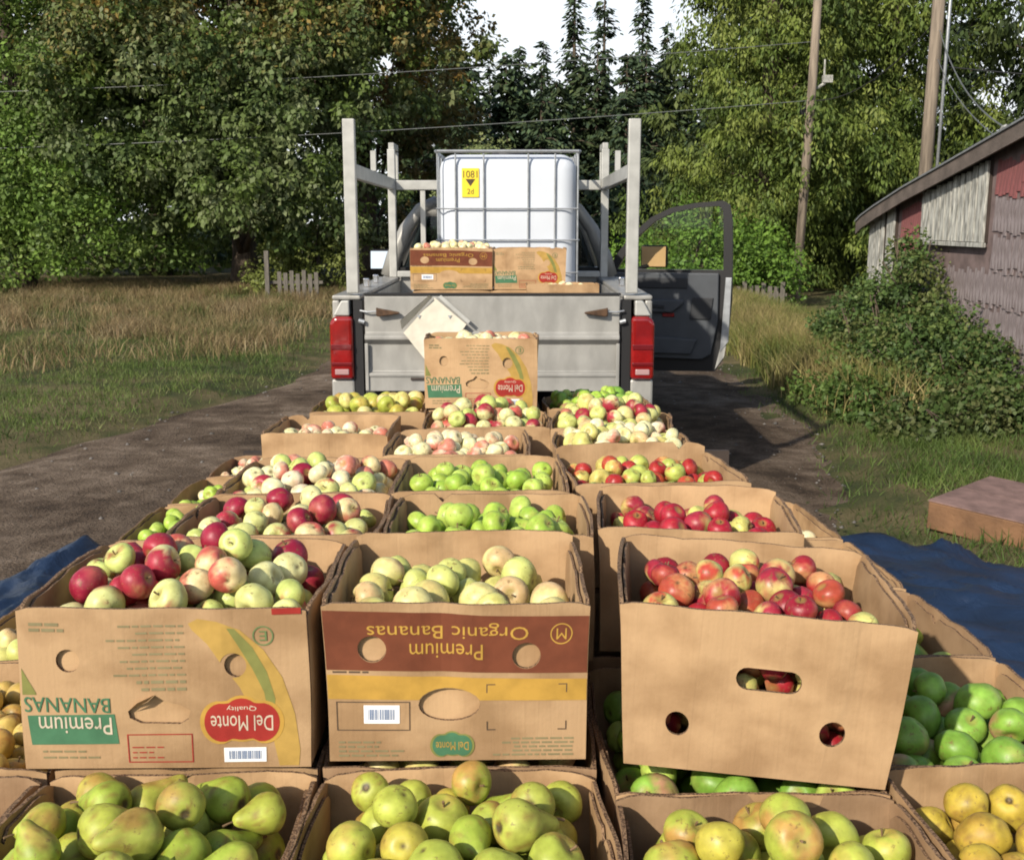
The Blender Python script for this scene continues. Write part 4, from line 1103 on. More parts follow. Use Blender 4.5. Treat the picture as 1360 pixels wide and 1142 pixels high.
    def text(s, body, u0, u1, v0, v1, mkey, flip=True, lift=.0016, name='lettering'):
        V, F = text_mesh(body)
        vs = []
        for a,b in V:
            if flip: a,b = 1-a,1-b
            vs.append(s.warp((u0+(u1-u0)*a-s.w/2, -s.d/2-lift, v0+(v1-v0)*b)))
        return MB().add(vs, F).build(name, MT[mkey], s.front)
    def rects(s, name, R, mkey, lift=.0009):
        b = MB()
        for (u0,u1,v0,v1) in R:
            k = max(1,int((u1-u0)/.014)); vs=[]; fs=[]
            for i in range(k+1):
                u=u0+(u1-u0)*i/k; vs += [s.warp((u-s.w/2,-s.d/2-lift,v0)), s.warp((u-s.w/2,-s.d/2-lift,v1))]
            for i in range(k): fs.append((2*i,2*i+2,2*i+3,2*i+1))
            b.add(vs, fs)
        return b.build(name, MT[mkey], s.front)
    def smallprint(s, u0, u1, v0, v1, n, mkey='ink_grey', align='r', thick=.0032):
        R = []
        for i in range(n):
            v = v0+(v1-v0)*(i+.5)/n; L = (u1-u0)*rnd.uniform(.55,1)
            a = u1-L if align=='r' else u0
            u = a
            while u < a+L-.006:
                ww = rnd.uniform(.006,.022); R.append((u,min(u+ww,a+L),v-thick/2,v+thick/2)); u += ww+.0035
        return s.rects('small_print', R, mkey)
    def outline(s, u0, u1, v0, v1, t, mkey, lift=.0009):
        return s.rects('printed_frame', [(u0,u1,v0,v0+t),(u0,u1,v1-t,v1),(u0,u0+t,v0+t,v1-t),(u1-t,u1,v0+t,v1-t)], mkey, lift)
    def ring(s, cu, cv, r, t, mkey):
        return s.decal('printed_ring', ell(cu,cv,r,r,24), mkey, [ell(cu,cv,r-t,r-t,24)], .0013)
    def logo(s, cu, cv, w, h, mkey, edge, txt, body='Del Monte', sub=True):
        E = [(-.27,0,.24,.40),(.27,0,.24,.40),(0,.16,.24,.34),(0,-.08,.26,.28)]
        def outl(k):
            pts=[]
            for i in range(48):
                a=2*pi*i/48; dx,dy=cos(a),sin(a); best=0
                for ex,ey,rx,ry in E:
                    A=(dx/rx)**2+(dy/ry)**2; B=-2*(dx*ex/rx**2+dy*ey/ry**2); Q=(ex/rx)**2+(ey/ry)**2-1; D=B*B-4*A*Q
                    if D>=0: best=max(best,(-B+math.sqrt(D))/(2*A))
                pts.append((cu+dx*best*w*k,cv+dy*best*h*k))
            return pts
        s.decal('logo_border', outl(1.12), edge, lift=.0013)
        lg = s.decal('logo', outl(1.0), mkey, lift=.0017)
        s.text(body, cu-.42*w, cu+.42*w, cv-.17*h, cv+.15*h, txt, lift=.0021)
        if sub: s.text('Quality', cu-.2*w, cu+.2*w, cv+.24*h, cv+.36*h, txt, lift=.0021)
    def barcode(s, u0, u1, v0, v1):
        s.rects('barcode_label', [(u0,u1,v0,v1)], 'label', .0011)
        R=[]; u=u0+.12*(u1-u0)
        while u < u1-.12*(u1-u0):
            a=rnd.choice([.0008,.0014,.002]); R.append((u,u+a,v0+.2*(v1-v0),v1-.22*(v1-v0))); u+=a+rnd.choice([.0009,.0016])
        s.rects('barcode', R, 'ink_blue', .0015)

def print_yellow(b):
    """upside-down print of the banana box with the red logo; scaled to the panel"""
    k = b.w/.455; j = b.h/.262
    def S(p): return [(u*k,v*j) for u,v in p]
    h1 = S(ell(.078,.178,.0185,.0185)); h2 = S(ell(.337,.170,.0195,.0195))
    ban = S([(.270,.238),(.285,.246),(.315,.242),(.350,.228),(.385,.195),(.412,.150),(.430,.09),(.438,.03),(.436,.003),(.405,.003),(.395,.05),(.385,.085),(.36,.10),(.345,.135),(.322,.168),(.298,.205),(.275,.228)])
    b.decal('banana_print', ban, 'ink_banana', [S(ell(.337,.170,.0205,.0205))])
    b.decal('banana_print', S([(.330,.231),(.342,.230),(.368,.200),(.388,.160),(.400,.115),(.398,.09),(.388,.09),(.383,.125),(.366,.165),(.345,.205)]), 'ink_leaf', lift=.0012)
    b.decal('banana_print', S([(.004,.165),(.012,.15),(.026,.125),(.026,.122),(.004,.122)]), 'ink_leaf')
    b.decal('printed_band', S([(.010,.088),(.148,.092),(.152,.042),(.014,.040)]), 'ink_green')
    b.text('Premium', *[.028*k,.143*k], .058*j, .087*j, 'ink_white')
    b.text('BANANAS', .006*k, .142*k, .094*j, .119*j, 'ink_green')
    b.logo(.347*k, .076*j, .116*k, .080*j, 'ink_red', 'ink_yellow', 'ink_white')
    b.ring(.386*k, .218*j, .0165*k, .0022, 'ink_dkgreen'); b.text('E', .380*k, .392*k, .210*j, .226*j, 'ink_dkgreen')
    b.smallprint(.135*k,.262*k,.150*j,.240*j,8,'ink_grey'); b.smallprint(.150*k,.262*k,.126*j,.150*j,2,'ink_grey',thick=.005)
    b.smallprint(.02*k,.085*k,.222*j,.240*j,2,'ink_grey','l',.005); b.smallprint(.03*k,.14*k,.014*j,.034*j,2,'ink_grey','l')
    b.outline(.165*k,.268*k,.010*j,.058*j,.0018,'ink_red')
    b.smallprint(.172*k,.225*k,.014*j,.04*j,3,'ink_red','l',.002)
    b.barcode(.317*k,.384*k,.010*j,.034*j)
    return h1, h2
Y_HOLES = [ell(.078,.178,.0185,.0185), ell(.337,.170,.0195,.0195), [(.168,.085),(.185,.076),(.245,.074),(.258,.082),(.262,.096),(.245,.106),(.222,.112),(.208,.122),(.196,.110),(.176,.104),(.166,.096)]]
def print_brown(b):
    k = b.w/.41; j = b.h/.262
    def S(p): return [(u*k,v*j) for u,v in p]
    hs = [S(ell(.072,.186,.022,.022)), S(ell(.313,.176,.022,.022))]
    hh = S(ell(.193,.094,.051,.028))
    b.decal('brown_band', S([(.001,.152),(.409,.146),(.409,.240),(.001,.250)]), 'ink_brown', hs)
    b.decal('yellow_band', S([(.001,.104),(.409,.100),(.409,.136),(.001,.144)]), 'ink_yellow', [hh])
    b.text('Organic Bananas', .066*k, .315*k, .203*j, .232*j, 'ink_yellow')
    b.text('Premium', .130*k, .246*k, .170*j, .196*j, 'ink_yellow')
    b.ring(.366*k,.212*j,.0175*k,.002,'ink_yellow'); b.text('M', .358*k,.374*k,.203*j,.221*j,'ink_yellow')
    b.outline(.013*k,.130*k,.052*j,.100*j,.0016,'ink_black',.0010); b.barcode(.056*k,.113*k,.064*j,.094*j)
    b.logo(.197*k,.026*j,.062*k,.044*j,'ink_green','ink_leaf','ink_yellow',sub=False)
    for (u,v,a,c) in ((.252,.128,1,-1),(.378,.128,-1,-1),(.252,.052,1,1),(.378,.052,-1,1)):
        u*=k; v*=j
        b.rects('corner_mark', [(min(u,u+a*.014),max(u,u+a*.014),v-.0009,v+.0009),(min(u,u+a*.0018),max(u,u+a*.0018),min(v+c*.001,v+c*.014),max(v+c*.001,v+c*.014))], 'ink_black')
    b.smallprint(.26*k,.39*k,.006*j,.040*j,5,'ink_grey'); b.smallprint(.015*k,.13*k,.006*j,.036*j,4,'ink_grey','l')
    b.smallprint(.01*k,.11*k,.146*j,.151*j,1,'ink_black','l',.003)
B_HOLES = [ell(.072,.186,.0215,.0215), ell(.313,.176,.0215,.0215), ell(.193,.094,.0495,.027)]

def up_z(y): return 1.216 - SL*(y-1.605)
def lo_z(y): return .95 - SL*(y-1.57)
BH, LH = .262, .255
BX = {}
def upper(key, label, x, y, w, d, h=BH, rz=0, ry=0, name='cardboard_box', lift=0, **k):
    BX[key] = Box(name, label, x, y, up_z(y)-h+lift, w, d, h, rz, ry, **k); return BX[key]
def lower(key, label, x, y, w, d, h=LH, name='cardboard_box', **k):
    BX[key] = Box(name, label, x, y, lo_z(y)-h, w, d, h, **k); return BX[key]

# top layer
b = upper('A', 'banana box printed with green band and red cloud logo, blushed apples inside', -.517, 1.815, .447, .43, front_holes=Y_HOLES, double=True, name='banana_box', seed=3)
print_yellow(b)
b.rects('red_tape', [(.395,.44,.252,.262)], 'ink_red', .0018)
fl = MB(); fl.add([b.warp((u-b.w/2,-b.d/2-q,v)) for u,v,q in ((.168,.098,.001),(.196,.112,.001),(.208,.123,.001),(.204,.1235,.012),(.186,.116,.016))],[(0,1,2,3,4)]); fl.build('torn_flap', MT['card'], b.front)
b = upper('B', 'banana box with brown and yellow bands holding pale yellow apples on the trailer', -.062, 1.83, .41, .42, front_holes=B_HOLES, double=True, name='banana_box', seed=8, back_h=.012)
print_brown(b)
C_HOLES = [stadium(.232,.158,.050,.0175), ell(.092,.075,.0195,.0195), ell(.338,.082,.0205,.0205)]
upper('C', 'plain brown box set askew, hand slot and two round holes, full of red apples', .424, 1.765, .440, .44, rz=-8, ry=radians(2.6), lift=.004, taper=.10, front_holes=C_HOLES, seed=12, notch=True)
upper('D', 'box of mixed red and pale apples behind the green-banded banana box', -.445, 2.265, .41, .40)
upper('E', 'box of green apples directly behind the brown-banded banana box', -.012, 2.265, .41, .40)
upper('F', 'box of deep red apples behind the askew plain box', .432, 2.30, .40, .40, rz=-6, back_h=.01)
upper('G', 'box heaped with pale and red apples between two apple boxes, greens beside it', -.455, 2.725, .41, .48)
upper('H', 'second box of green apples, farther toward the truck', -.035, 2.735, .41, .48)
upper('I', 'high-backed box of orange-red apples at the side toward the shed', .40, 2.83, .43, .48, rz=3, back_h=.02)
upper('J', 'short box of pink-white apples standing proud at the side toward the dry grass', -.55, 3.67, .40, .46, m='card')
upper('K', 'box of cream apples between green apples and the red apple heap', -.11, 3.265, .41, .50)
upper('L', 'low box of whitish apples beside the high-backed box', .385, 3.29, .40, .38, rz=-3)
upper('M', 'box of yellow-green apples nearest the silver tail light', -.48, 4.20, .42, .42)
upper('N', 'box heaped with red and cream apples in front of the stacked banana box', -.03, 3.79, .42, .46)
upper('O', 'box of large pale yellow apples next to the red and cream heap', .41, 3.76, .40, .46, rz=-8)
upper('S', 'closed cardboard box carrying the stacked banana box', -.05, 4.29, .42, .46, detail=False)
upper('Q', 'box of dull green apples farthest forward on the trailer', .40, 4.27, .40, .42)
y = 4.28; b = BX['P'] = Box('banana_box', 'banana box with red logo stacked alone before the tailgate', -.055, y, up_z(y)+.004, .42, .44, .262, front_holes=[[(u*.42/.455,v) for u,v in h] for h in Y_HOLES], double=True)
print_yellow(b)
# bottom layer
LOW = [1.34,1.835,2.325,2.825,3.345,3.86,4.36]; LD = [.47,.465,.46,.48,.50,.48,.44]
XS = [-.915,-.492,-.057,.387,.817]; LW = [.405,.41,.425,.415,.405]
low_lab = {
 (0,0):'box of small pale fruit at the trailer tail, next to the pear box', (0,1):'box of yellow-green pears below the green-banded banana box', (0,2):'box of pears and green apples below the brown-banded banana box',
 (0,3):'box of yellow-green apples below the askew plain box', (0,4):'box of spotted yellow quinces at the trailer tail corner',
 (1,0):'box of russet brown apples beside the green-banded banana box', (1,3):'box of bright green apples crushed under the askew plain box', (1,4):'box of dark green apples beside the askew plain box',
 (2,0):'box of pale yellow apples beside the russet apple box', (2,4):'box holding a single visible green apple beside the tarp', (3,0):'open box with pale apples along the dry-grass side trailer rail',
 (3,4):'empty-looking open box along the tarp-side trailer rail', (4,0):'box of small green apples along the trailer rail', (4,4):'box of pale fruit jutting out below the high-backed box', (5,0):'box of greenish apples near the trailer front rail',(6,0):'box of cream apples at the trailer front corner'}
for r in range(7):
    for c in range(5):
        if r >= 5 and c == 4: continue
        lab = low_lab.get((r,c), 'cardboard box in the bottom layer under other fruit boxes')
        yy, dd = {(0,3):(1.255,.47),(1,3):(1.765,.52)}.get((r,c),(LOW[r],LD[r]))
        lower((r,c), lab, XS[c], yy, LW[c], dd, group=None if (r,c) in low_lab else 'boxes of the bottom layer', detail=(r,c) in low_lab and r < 5, m='card' if (r+c) % 3 else 'card2')
# boxes in the truck bed: two stacks and a low box
def bedbox(key, label, x, y, zb, w, d, h, **k):
    BX[key] = Box('banana_box' if key in ('R1','R2') else 'cardboard_box', label, x, y, zb, w, d, h, rz=-1.2, tilt=0, **k); return BX[key]
for i,(x,yy) in enumerate(((-.275,7.20),(.215,7.20))):
    for q in range(2): bedbox(('bed',i,q), 'cardboard box low in the truck bed under the banana boxes', x, yy, .862+.255*q, .48, .36, .252, group='boxes low in the truck bed', detail=False)
b = bedbox('R1', 'brown-banded banana box topped with apples in the truck bed', -.275, 7.20, 1.374, .52, .38, .262, front_holes=[], detail=True); print_brown(b)
b = bedbox('R2', 'banana box with red logo in the truck bed', .222, 7.21, 1.374, .46, .38, .258, front_holes=[], detail=True); print_yellow(b)
bedbox('R3b', 'cardboard box standing on the bed floor behind the tailgate', .42, 6.90, .862, .42, .20, .40, detail=False)
bedbox('R3', 'low open box of cream apples just behind the tailgate', .42, 6.90, 1.264, .44, .22, .155)

# upturned weathered box on the grass
t = empty('upturned_box', (3.10,6.06,.03), (radians(2),radians(2),radians(-50)), label='weathered pinkish-brown box lying upside down on the grass by the blue tarp', cat='box')
bb = MB().box(-.44,.44,-.38,.38,0,.165); bb.build('body', mat('old_box_side', (.19,.10,.05), .8, var=.35, vscale=8, bump=.25), t, bevel=.008)
for a,b2 in ((-.38,-.002),(.002,.38)): MB().box(-.445,.445,a-.002,b2,.167,.174).build('flap', MT['card_weather'], t, bevel=.002)

# ------------------------------------------------------------------ fruit
def fruit_geo(kind, nseg, nring, base, blush, amount, seed, streak=.6):
    """unit fruit: vertices, faces, skin colours"""
    r = random.Random(seed); bd = Vector((r.gauss(0,1),r.gauss(0,1),r.gauss(.3,.7))).normalized()
    if kind == 'apple':
        prof=[]; asym = r.uniform(.02,.10); flat = r.uniform(.84,.96)
        for i in range(nring+1):
            t=pi*i/nring
            prof.append((sin(t)*(1+asym*cos(t)), flat*cos(t)-.26*math.exp(-(t/.34)**2)+.15*math.exp(-((pi-t)/.28)**2)))
    else:
        L = r.uniform(.86,1.1)
        ctrl=[(0,1.62*L),(.16,1.60*L),(.30,1.48*L),(.40,1.22*L),(.52,.92*L),(.72,.55),(.92,.18),(1.0,-.15),(.95,-.48),(.74,-.78),(.42,-.95),(.18,-.97),(0,-.86)] if kind=='pear' else [(0,1.05),(.3,1.0),(.55,.92),(.85,.55),(1,.05),(.95,-.45),(.7,-.85),(.4,-1.02),(.2,-1.0),(0,-.85)]
        s=np.linspace(0,1,len(ctrl)); q=np.linspace(0,1,nring+1)
        cs=np.array(ctrl); rr=np.interp(q,s,cs[:,0]); zz=np.interp(q,s,cs[:,1])
        for _ in range(1):
            rr[1:-1]=.25*rr[:-2]+.5*rr[1:-1]+.25*rr[2:]; zz[1:-1]=.25*zz[:-2]+.5*zz[1:-1]+.25*zz[2:]
        prof=list(zip(rr,zz))
    V=[]; cols=[]; sd=Vector((seed*3.1,seed*1.7,0)); bend=r.uniform(-.14,.14); sl=r.uniform(-.12,.12)
    amp = .085 if kind=='apple' else (.05 if kind=='pear' else .11)
    for i,(rad,z) in enumerate(prof):
        nv = 1 if i in (0,nring) else nseg
        for k in range(nv):
            a=2*pi*k/nseg
            rr=rad*(1+.022*cos(5*a)*max(0,-z)*1.5)
            p=Vector((rr*cos(a),rr*sin(a),z)); p*=1+amp*noise.noise(p*.9+sd); p.x+=bend*max(0,z)**2; p.x+=sl*z
            V.append(p)
            d=p.normalized(); ff=d.dot(bd)*.75+.55*noise.noise(d*1.4+sd)+streak*.6*noise.noise(Vector((d.x*7,d.y*7,d.z*.8))+sd)
            f=max(0,min(1,(ff+amount*2.2-1.0)/.55+.5)) if amount>0 else 0
            c=Vector(base)*(1+.16*noise.noise(d*2.3+sd*2)); c=c.lerp(Vector(blush),f)
            pole = abs(d.z) > .9
            if kind=='apple' and z < -.5 and rad < .16: c=Vector((.10,.07,.03))
            elif kind=='apple' and z>.3 and rad<.22: c=c.lerp(Vector((.30,.26,.07)),.6)
            elif kind!='apple' and i>=nring-1: c=Vector((.08,.06,.03))
            if kind!='apple':
                k2=noise.noise(d*5+sd)
                if k2>.28: c=c.lerp(Vector((.24,.15,.04)),min(.7,(k2-.28)*3))
            cols.append(c)
    F=[]; idx=[]; c0=0
    for i in range(nring+1):
        n=1 if i in (0,nring) else nseg; idx.append((c0,n)); c0+=n
    for i in range(nring):
        (a,na),(b_,nb)=idx[i],idx[i+1]
        for k in range(nseg):
            k2=(k+1)%nseg
            if na==1: F.append((a,b_+k,b_+k2,b_+k2))
            elif nb==1: F.append((a+k,b_,a+k2,a+k2))
            else: F.append((a+k,b_+k,b_+k2,a+k2))
    tri=[]
    for f in F:
        if f[2]==f[3]: tri.append(f[:3])
        else: tri += [(f[0],f[1],f[2]),(f[0],f[2],f[3])]
    return np.array([tuple(v) for v in V]), np.array(tri), np.clip(np.array([tuple(c) for c in cols]),0,1)

PALE=(.66,.64,.32); RED=(.33,.022,.045)
TYPES = {  # kind, list of (colour word, base, blush, amount), radius
 'mix':   ('apple',[('pale green',PALE,RED,.0),('pale green',(.58,.60,.24),RED,.15),('pink-blushed',(.64,.52,.28),(.50,.10,.08),.45),('red',(.50,.20,.12),RED,.85),('red and cream',PALE,RED,.5),('pale green',(.50,.58,.18),RED,.08),('pink-blushed',(.66,.55,.30),(.48,.16,.11),.5),('red',(.40,.09,.08),(.28,.012,.04),.7)],.0365),
 'yellow':('apple',[('pale yellow',(.62,.60,.20),(.55,.45,.18),.2),('pale yellow',(.58,.62,.20),(.5,.5,.15),.2),('pale yellow',(.66,.60,.26),(.6,.42,.22),.35)],.039),
 'red':   ('apple',[('red',(.52,.26,.12),(.34,.018,.03),.62),('deep red',(.40,.08,.05),(.25,.010,.025),.7),('orange-red',(.55,.28,.12),(.42,.07,.04),.6),('green-yellow',(.55,.54,.18),(.45,.06,.04),.2),('red and yellow',(.56,.48,.18),RED,.5)],.0325),
 'scarlet':('apple',[('deep red',(.38,.03,.04),(.34,.012,.03),.9),('red',(.45,.05,.05),(.36,.015,.03),.85),('red and yellow',(.56,.46,.16),RED,.55),('yellow',(.58,.56,.17),RED,.12)],.036),
 'orange':('apple',[('orange-red',(.55,.30,.10),(.42,.06,.03),.6),('red',(.42,.07,.05),(.36,.02,.02),.8),('yellow',(.58,.50,.15),(.45,.08,.04),.25),('green-yellow',(.45,.52,.12),(.45,.06,.04),.12)],.0335),
 'green': ('apple',[('green',(.36,.52,.075),(.4,.45,.1),.1),('green',(.42,.56,.11),(.42,.5,.12),.1),('green',(.30,.47,.06),(.4,.45,.1),.1)],.0365),
 'deepgreen':('apple',[('dark green',(.17,.33,.045),(.3,.35,.08),.1),('dark green',(.22,.40,.06),(.3,.35,.08),.1),('dark green',(.20,.36,.05),(.45,.25,.15),.25)],.041),
 'cream': ('apple',[('cream',(.76,.68,.44),(.60,.30,.2),.2),('pink-white',(.74,.63,.45),(.58,.2,.15),.42),('cream',(.74,.71,.42),(.6,.5,.2),.1)],.034),
 'russet':('apple',[('russet',(.48,.33,.085),(.36,.19,.05),.35),('golden brown',(.56,.42,.12),(.42,.24,.06),.3)],.034),
 'lime':  ('apple',[('yellow-green',(.40,.45,.075),(.5,.40,.09),.2),('yellow-green',(.35,.41,.065),(.42,.25,.07),.3),('golden yellow',(.47,.42,.07),(.42,.30,.07),.3)],.0385),
 'pear':  ('pear',[('green',(.30,.39,.05),(.42,.32,.08),.15),('yellow-green',(.38,.42,.065),(.38,.25,.06),.2),('yellow-green',(.36,.40,.07),(.36,.24,.06),.3)],.037),
 'quince':('quince',[('spotted yellow',(.48,.36,.05),(.40,.25,.05),.3),('spotted yellow',(.50,.39,.06),(.42,.27,.06),.3)],.038),
}
NV = 3
LIB = {}; LIBLO = {}
LIBMIN = {}
def lib(kind, tname, vi, hi, tiny=False):
    D = LIB if hi else (LIBMIN if tiny else LIBLO); key=(kind,tname,vi)
    if key not in D:
        spec = TYPES[tname][1][vi//NV]; sd = hash((tname,)) if False else sum(map(ord,tname))*7+vi
        g = fruit_geo(kind, 24 if hi else (7 if tiny else 12), 16 if hi else (5 if tiny else 9), spec[1], spec[2], spec[3], sd)
        D[key] = (g, np_mesh(kind, g[0], g[1], MT['fruit' if kind=='apple' else 'pear'], g[2], smooth=True) if hi else None)
    return D[key]

class Fruit: pass
FR = []
def fill(key, mix, level, dome=.02, layers=2.2, where='', region=None, count=None, from_floor=False, pad=True, margin=.011):
    """drop fruit one by one into a box; level = height of the heap's shoulder relative to the rim"""
    b = BX[key]; W = b.w/2-margin-.004; Dp = b.d/2-margin-.004; H = b.h
    names = [m[0] for m in mix]; wts=[m[1] for m in mix]
    R0 = max(TYPES[n][2] for n in names)
    tgt = H+level
    z0 = .0065 if from_floor else max(.0065, tgt-layers*2*R0*.86)
    if z0 > .02 and pad:
        MB().box(-b.w/2+.015,b.w/2-.015,-b.d/2+.015,b.d/2-.015,z0-.006,z0-.001).build('liner', b.m, b.root)
    S = np.zeros((0,4)); M = Euler(b.root.rotation_euler).to_matrix(); T = Vector(b.root.location); n=0; miss=0
    while miss < 6 and n < 260:
        tn = rnd.choices(names,wts)[0]; kind, specs, r0 = TYPES[tn]
        r = r0*(.94 if tn in ('pear','lime','quince','deepgreen') else (.87 if key in ('A','B','C') else .81))*rnd.uniform(.84,1.12)
        K = 130
        ax = unit(K)
        if kind != 'apple': ax[:,2] *= .35; ax/=np.linalg.norm(ax,axis=1,keepdims=True)
        subs = [(0,r)] if kind=='apple' else ([(-.1*r,r*.98),(1.0*r,r*.54)] if kind=='pear' else [(-.2*r,r*.95),(.3*r,r*.85)])
        lim_x = W*(1-b.taper*.9)-r; lim_y = Dp-r
        xs = npr.uniform(-lim_x,lim_x,K); ys = npr.uniform(-lim_y,lim_y,K)
        z = np.full(K,-1e9); ok = np.ones(K,bool)
        for off,rs in subs:
            cx=xs+ax[:,0]*off; cy=ys+ax[:,1]*off; dz=ax[:,2]*off
            ok &= (np.abs(cx)<W*(1-b.taper*.5)-rs*.95)&(np.abs(cy)<Dp-rs*.95)
            zz = np.full(K, z0+rs)
            if len(S):
                d2=(cx[:,None]-S[None,:,0])**2+(cy[:,None]-S[None,:,1])**2; q=((rs+S[None,:,3])*.965)**2-d2
                zz=np.maximum(zz,np.where(q>0,S[None,:,2]+np.sqrt(np.maximum(q,0)),-1e9).max(1))
            z=np.maximum(z,zz-dz)
        cost = z - dome*(1-(xs/W)**2)*(1-(ys/Dp)**2)
        cost[~ok]=1e9
        i=int(np.argmin(cost))
        if cost[i] > 1e8: miss+=1; continue
        if cost[i] > tgt-r*.55: miss+=1; continue
        for off,rs in subs: S=np.vstack([S,[xs[i]+ax[i,0]*off,ys[i]+ax[i,1]*off,z[i]+ax[i,2]*off,rs]])
        f=Fruit(); f.kind=kind; f.tn=tn; f.r=r; f.box=key; f.where=where
        wv=[1.2,1.2,1,.6,1,1,.8,.5] if tn=='mix' else ([1,.9,.35] if tn=='lime' else [1.0]*len(specs)); f.si=rnd.choices(range(len(specs)),wv)[0]; f.vi=f.si*NV+rnd.randrange(NV)
        f.word=specs[f.si][0]
        f.loc = M@Vector((xs[i],ys[i],z[i]))+T
        axis = M@Vector(ax[i])
        if kind=='apple':   # stem axis any way round
            axis = Vector((rnd.gauss(0,1),rnd.gauss(-.3,1),rnd.gauss(.35,1))).normalized()
        f.rot = (axis.to_track_quat('Z','Y') @ Euler((0,0,rnd.random()*6.28)).to_quaternion())
        f.sub=[(M@Vector((xs[i]+ax[i,0]*o_,ys[i]+ax[i,1]*o_,z[i]+ax[i,2]*o_))+T, rs) for o_,rs in subs]
        FR.append(f); n+=1

fill('A',[('mix',1)],.0,.07,3.2,'in the banana box with the red cloud logo')
fill('B',[('yellow',1)],-.020,.015,2.4,'in the brown-banded box on the trailer')
fill('C',[('red',1)],-.020,.03,2.4,'in the askew plain box with hand slot',from_floor=True)
fill('D',[('mix',1)],-.004,.045,2.6,'in the box behind the red-logo banana box')
fill('E',[('green',1)],-.012,.03,2.4,'in the box behind the brown-banded box')
fill('F',[('scarlet',1)],-.022,.035,2.4,'in the box behind the askew plain box')
fill('G',[('mix',1),('cream',1)],.002,.045,2.6,'heaped in the box beside the far green apples')
fill('H',[('green',1)],-.012,.03,2.4,'in the far box of green apples')
fill('I',[('orange',1)],-.016,.03,2.4,'in the high-backed box')
fill('J',[('cream',1)],-.030,.02,2.2,'in the proud short box')
fill('K',[('cream',1)],-.012,.035,2.2,'in the box before the red heap')
fill('L',[('cream',2),('yellow',1)],.02,.04,2.2,'in the low box beside the high-backed box')
fill('M',[('yellow',1),('lime',1)],.02,.04,2.2,'in the box near the tail light')
fill('N',[('mix',1)],.02,.06,2.6,'heaped before the stacked banana box')
fill('O',[('yellow',2),('mix',1)],.03,.06,2.4,'in the large pale apple box at the trailer front')
fill('Q',[('green',2),('deepgreen',1)],.02,.04,2.2,'in the farthest forward box')
fill('P',[('cream',1)],-.010,.02,2.0,'in the stacked banana box')
fill((0,0),[('cream',1),('yellow',1)],-.06,.02,2.0,'in the tail box beside the pears')
fill((0,1),[('pear',1)],.012,.06,2.8,'in the pear box under the red-logo banana box')
fill((0,2),[('pear',2),('lime',3)],.012,.06,2.6,'in the tail box under the brown-banded box')
fill((0,3),[('lime',1)],.005,.06,2.6,'in the tail box under the askew plain box')
fill((0,4),[('quince',1)],-.01,.04,2.4,'in the tail corner box')
fill((1,0),[('russet',1)],-.012,.03,2.2,'in the box beside the red-logo banana box')
fill((1,1),[('cream',1)],-.03,.0,1.4,'below the red-logo banana box')
fill((1,2),[('yellow',1)],-.02,.0,1.5,'below the brown-banded box')
fill((1,3),[('deepgreen',2),('green',1)],.0,.0,2.0,'below the askew plain box')
fill((1,4),[('deepgreen',1)],-.012,.04,2.4,'in the box beside the askew plain box')
fill((2,0),[('yellow',1)],-.01,.03,2.2,'in the box beyond the russet apples')
fill((2,4),[('green',1),('deepgreen',1)],-.05,.02,1.6,'in the box beside the tarp')
fill((3,0),[('cream',1)],-.05,.02,1.8,'along the trailer rail')
fill((3,4),[('cream',1)],-.11,.0,1.2,'along the tarp-side rail')
fill((4,0),[('green',1)],-.0,.03,2.0,'in the rail box of small green apples')
fill((4,4),[('cream',1)],-.03,.03,1.8,'in the box jutting below the high-backed box')
fill((5,0),[('green',1),('cream',1)],-.01,.03,2.0,'in the forward rail box')
fill((6,0),[('cream',1)],-.01,.03,2.0,'in the forward corner box')
fill('R1',[('cream',1)],.022,.02,2.0,'in the truck bed banana box')
fill('R2',[('cream',1)],-.02,.0,1.8,'in the red-logo box of the truck bed')
fill('R3',[('cream',1)],-.012,.02,1.8,'in the low box behind the tailgate')

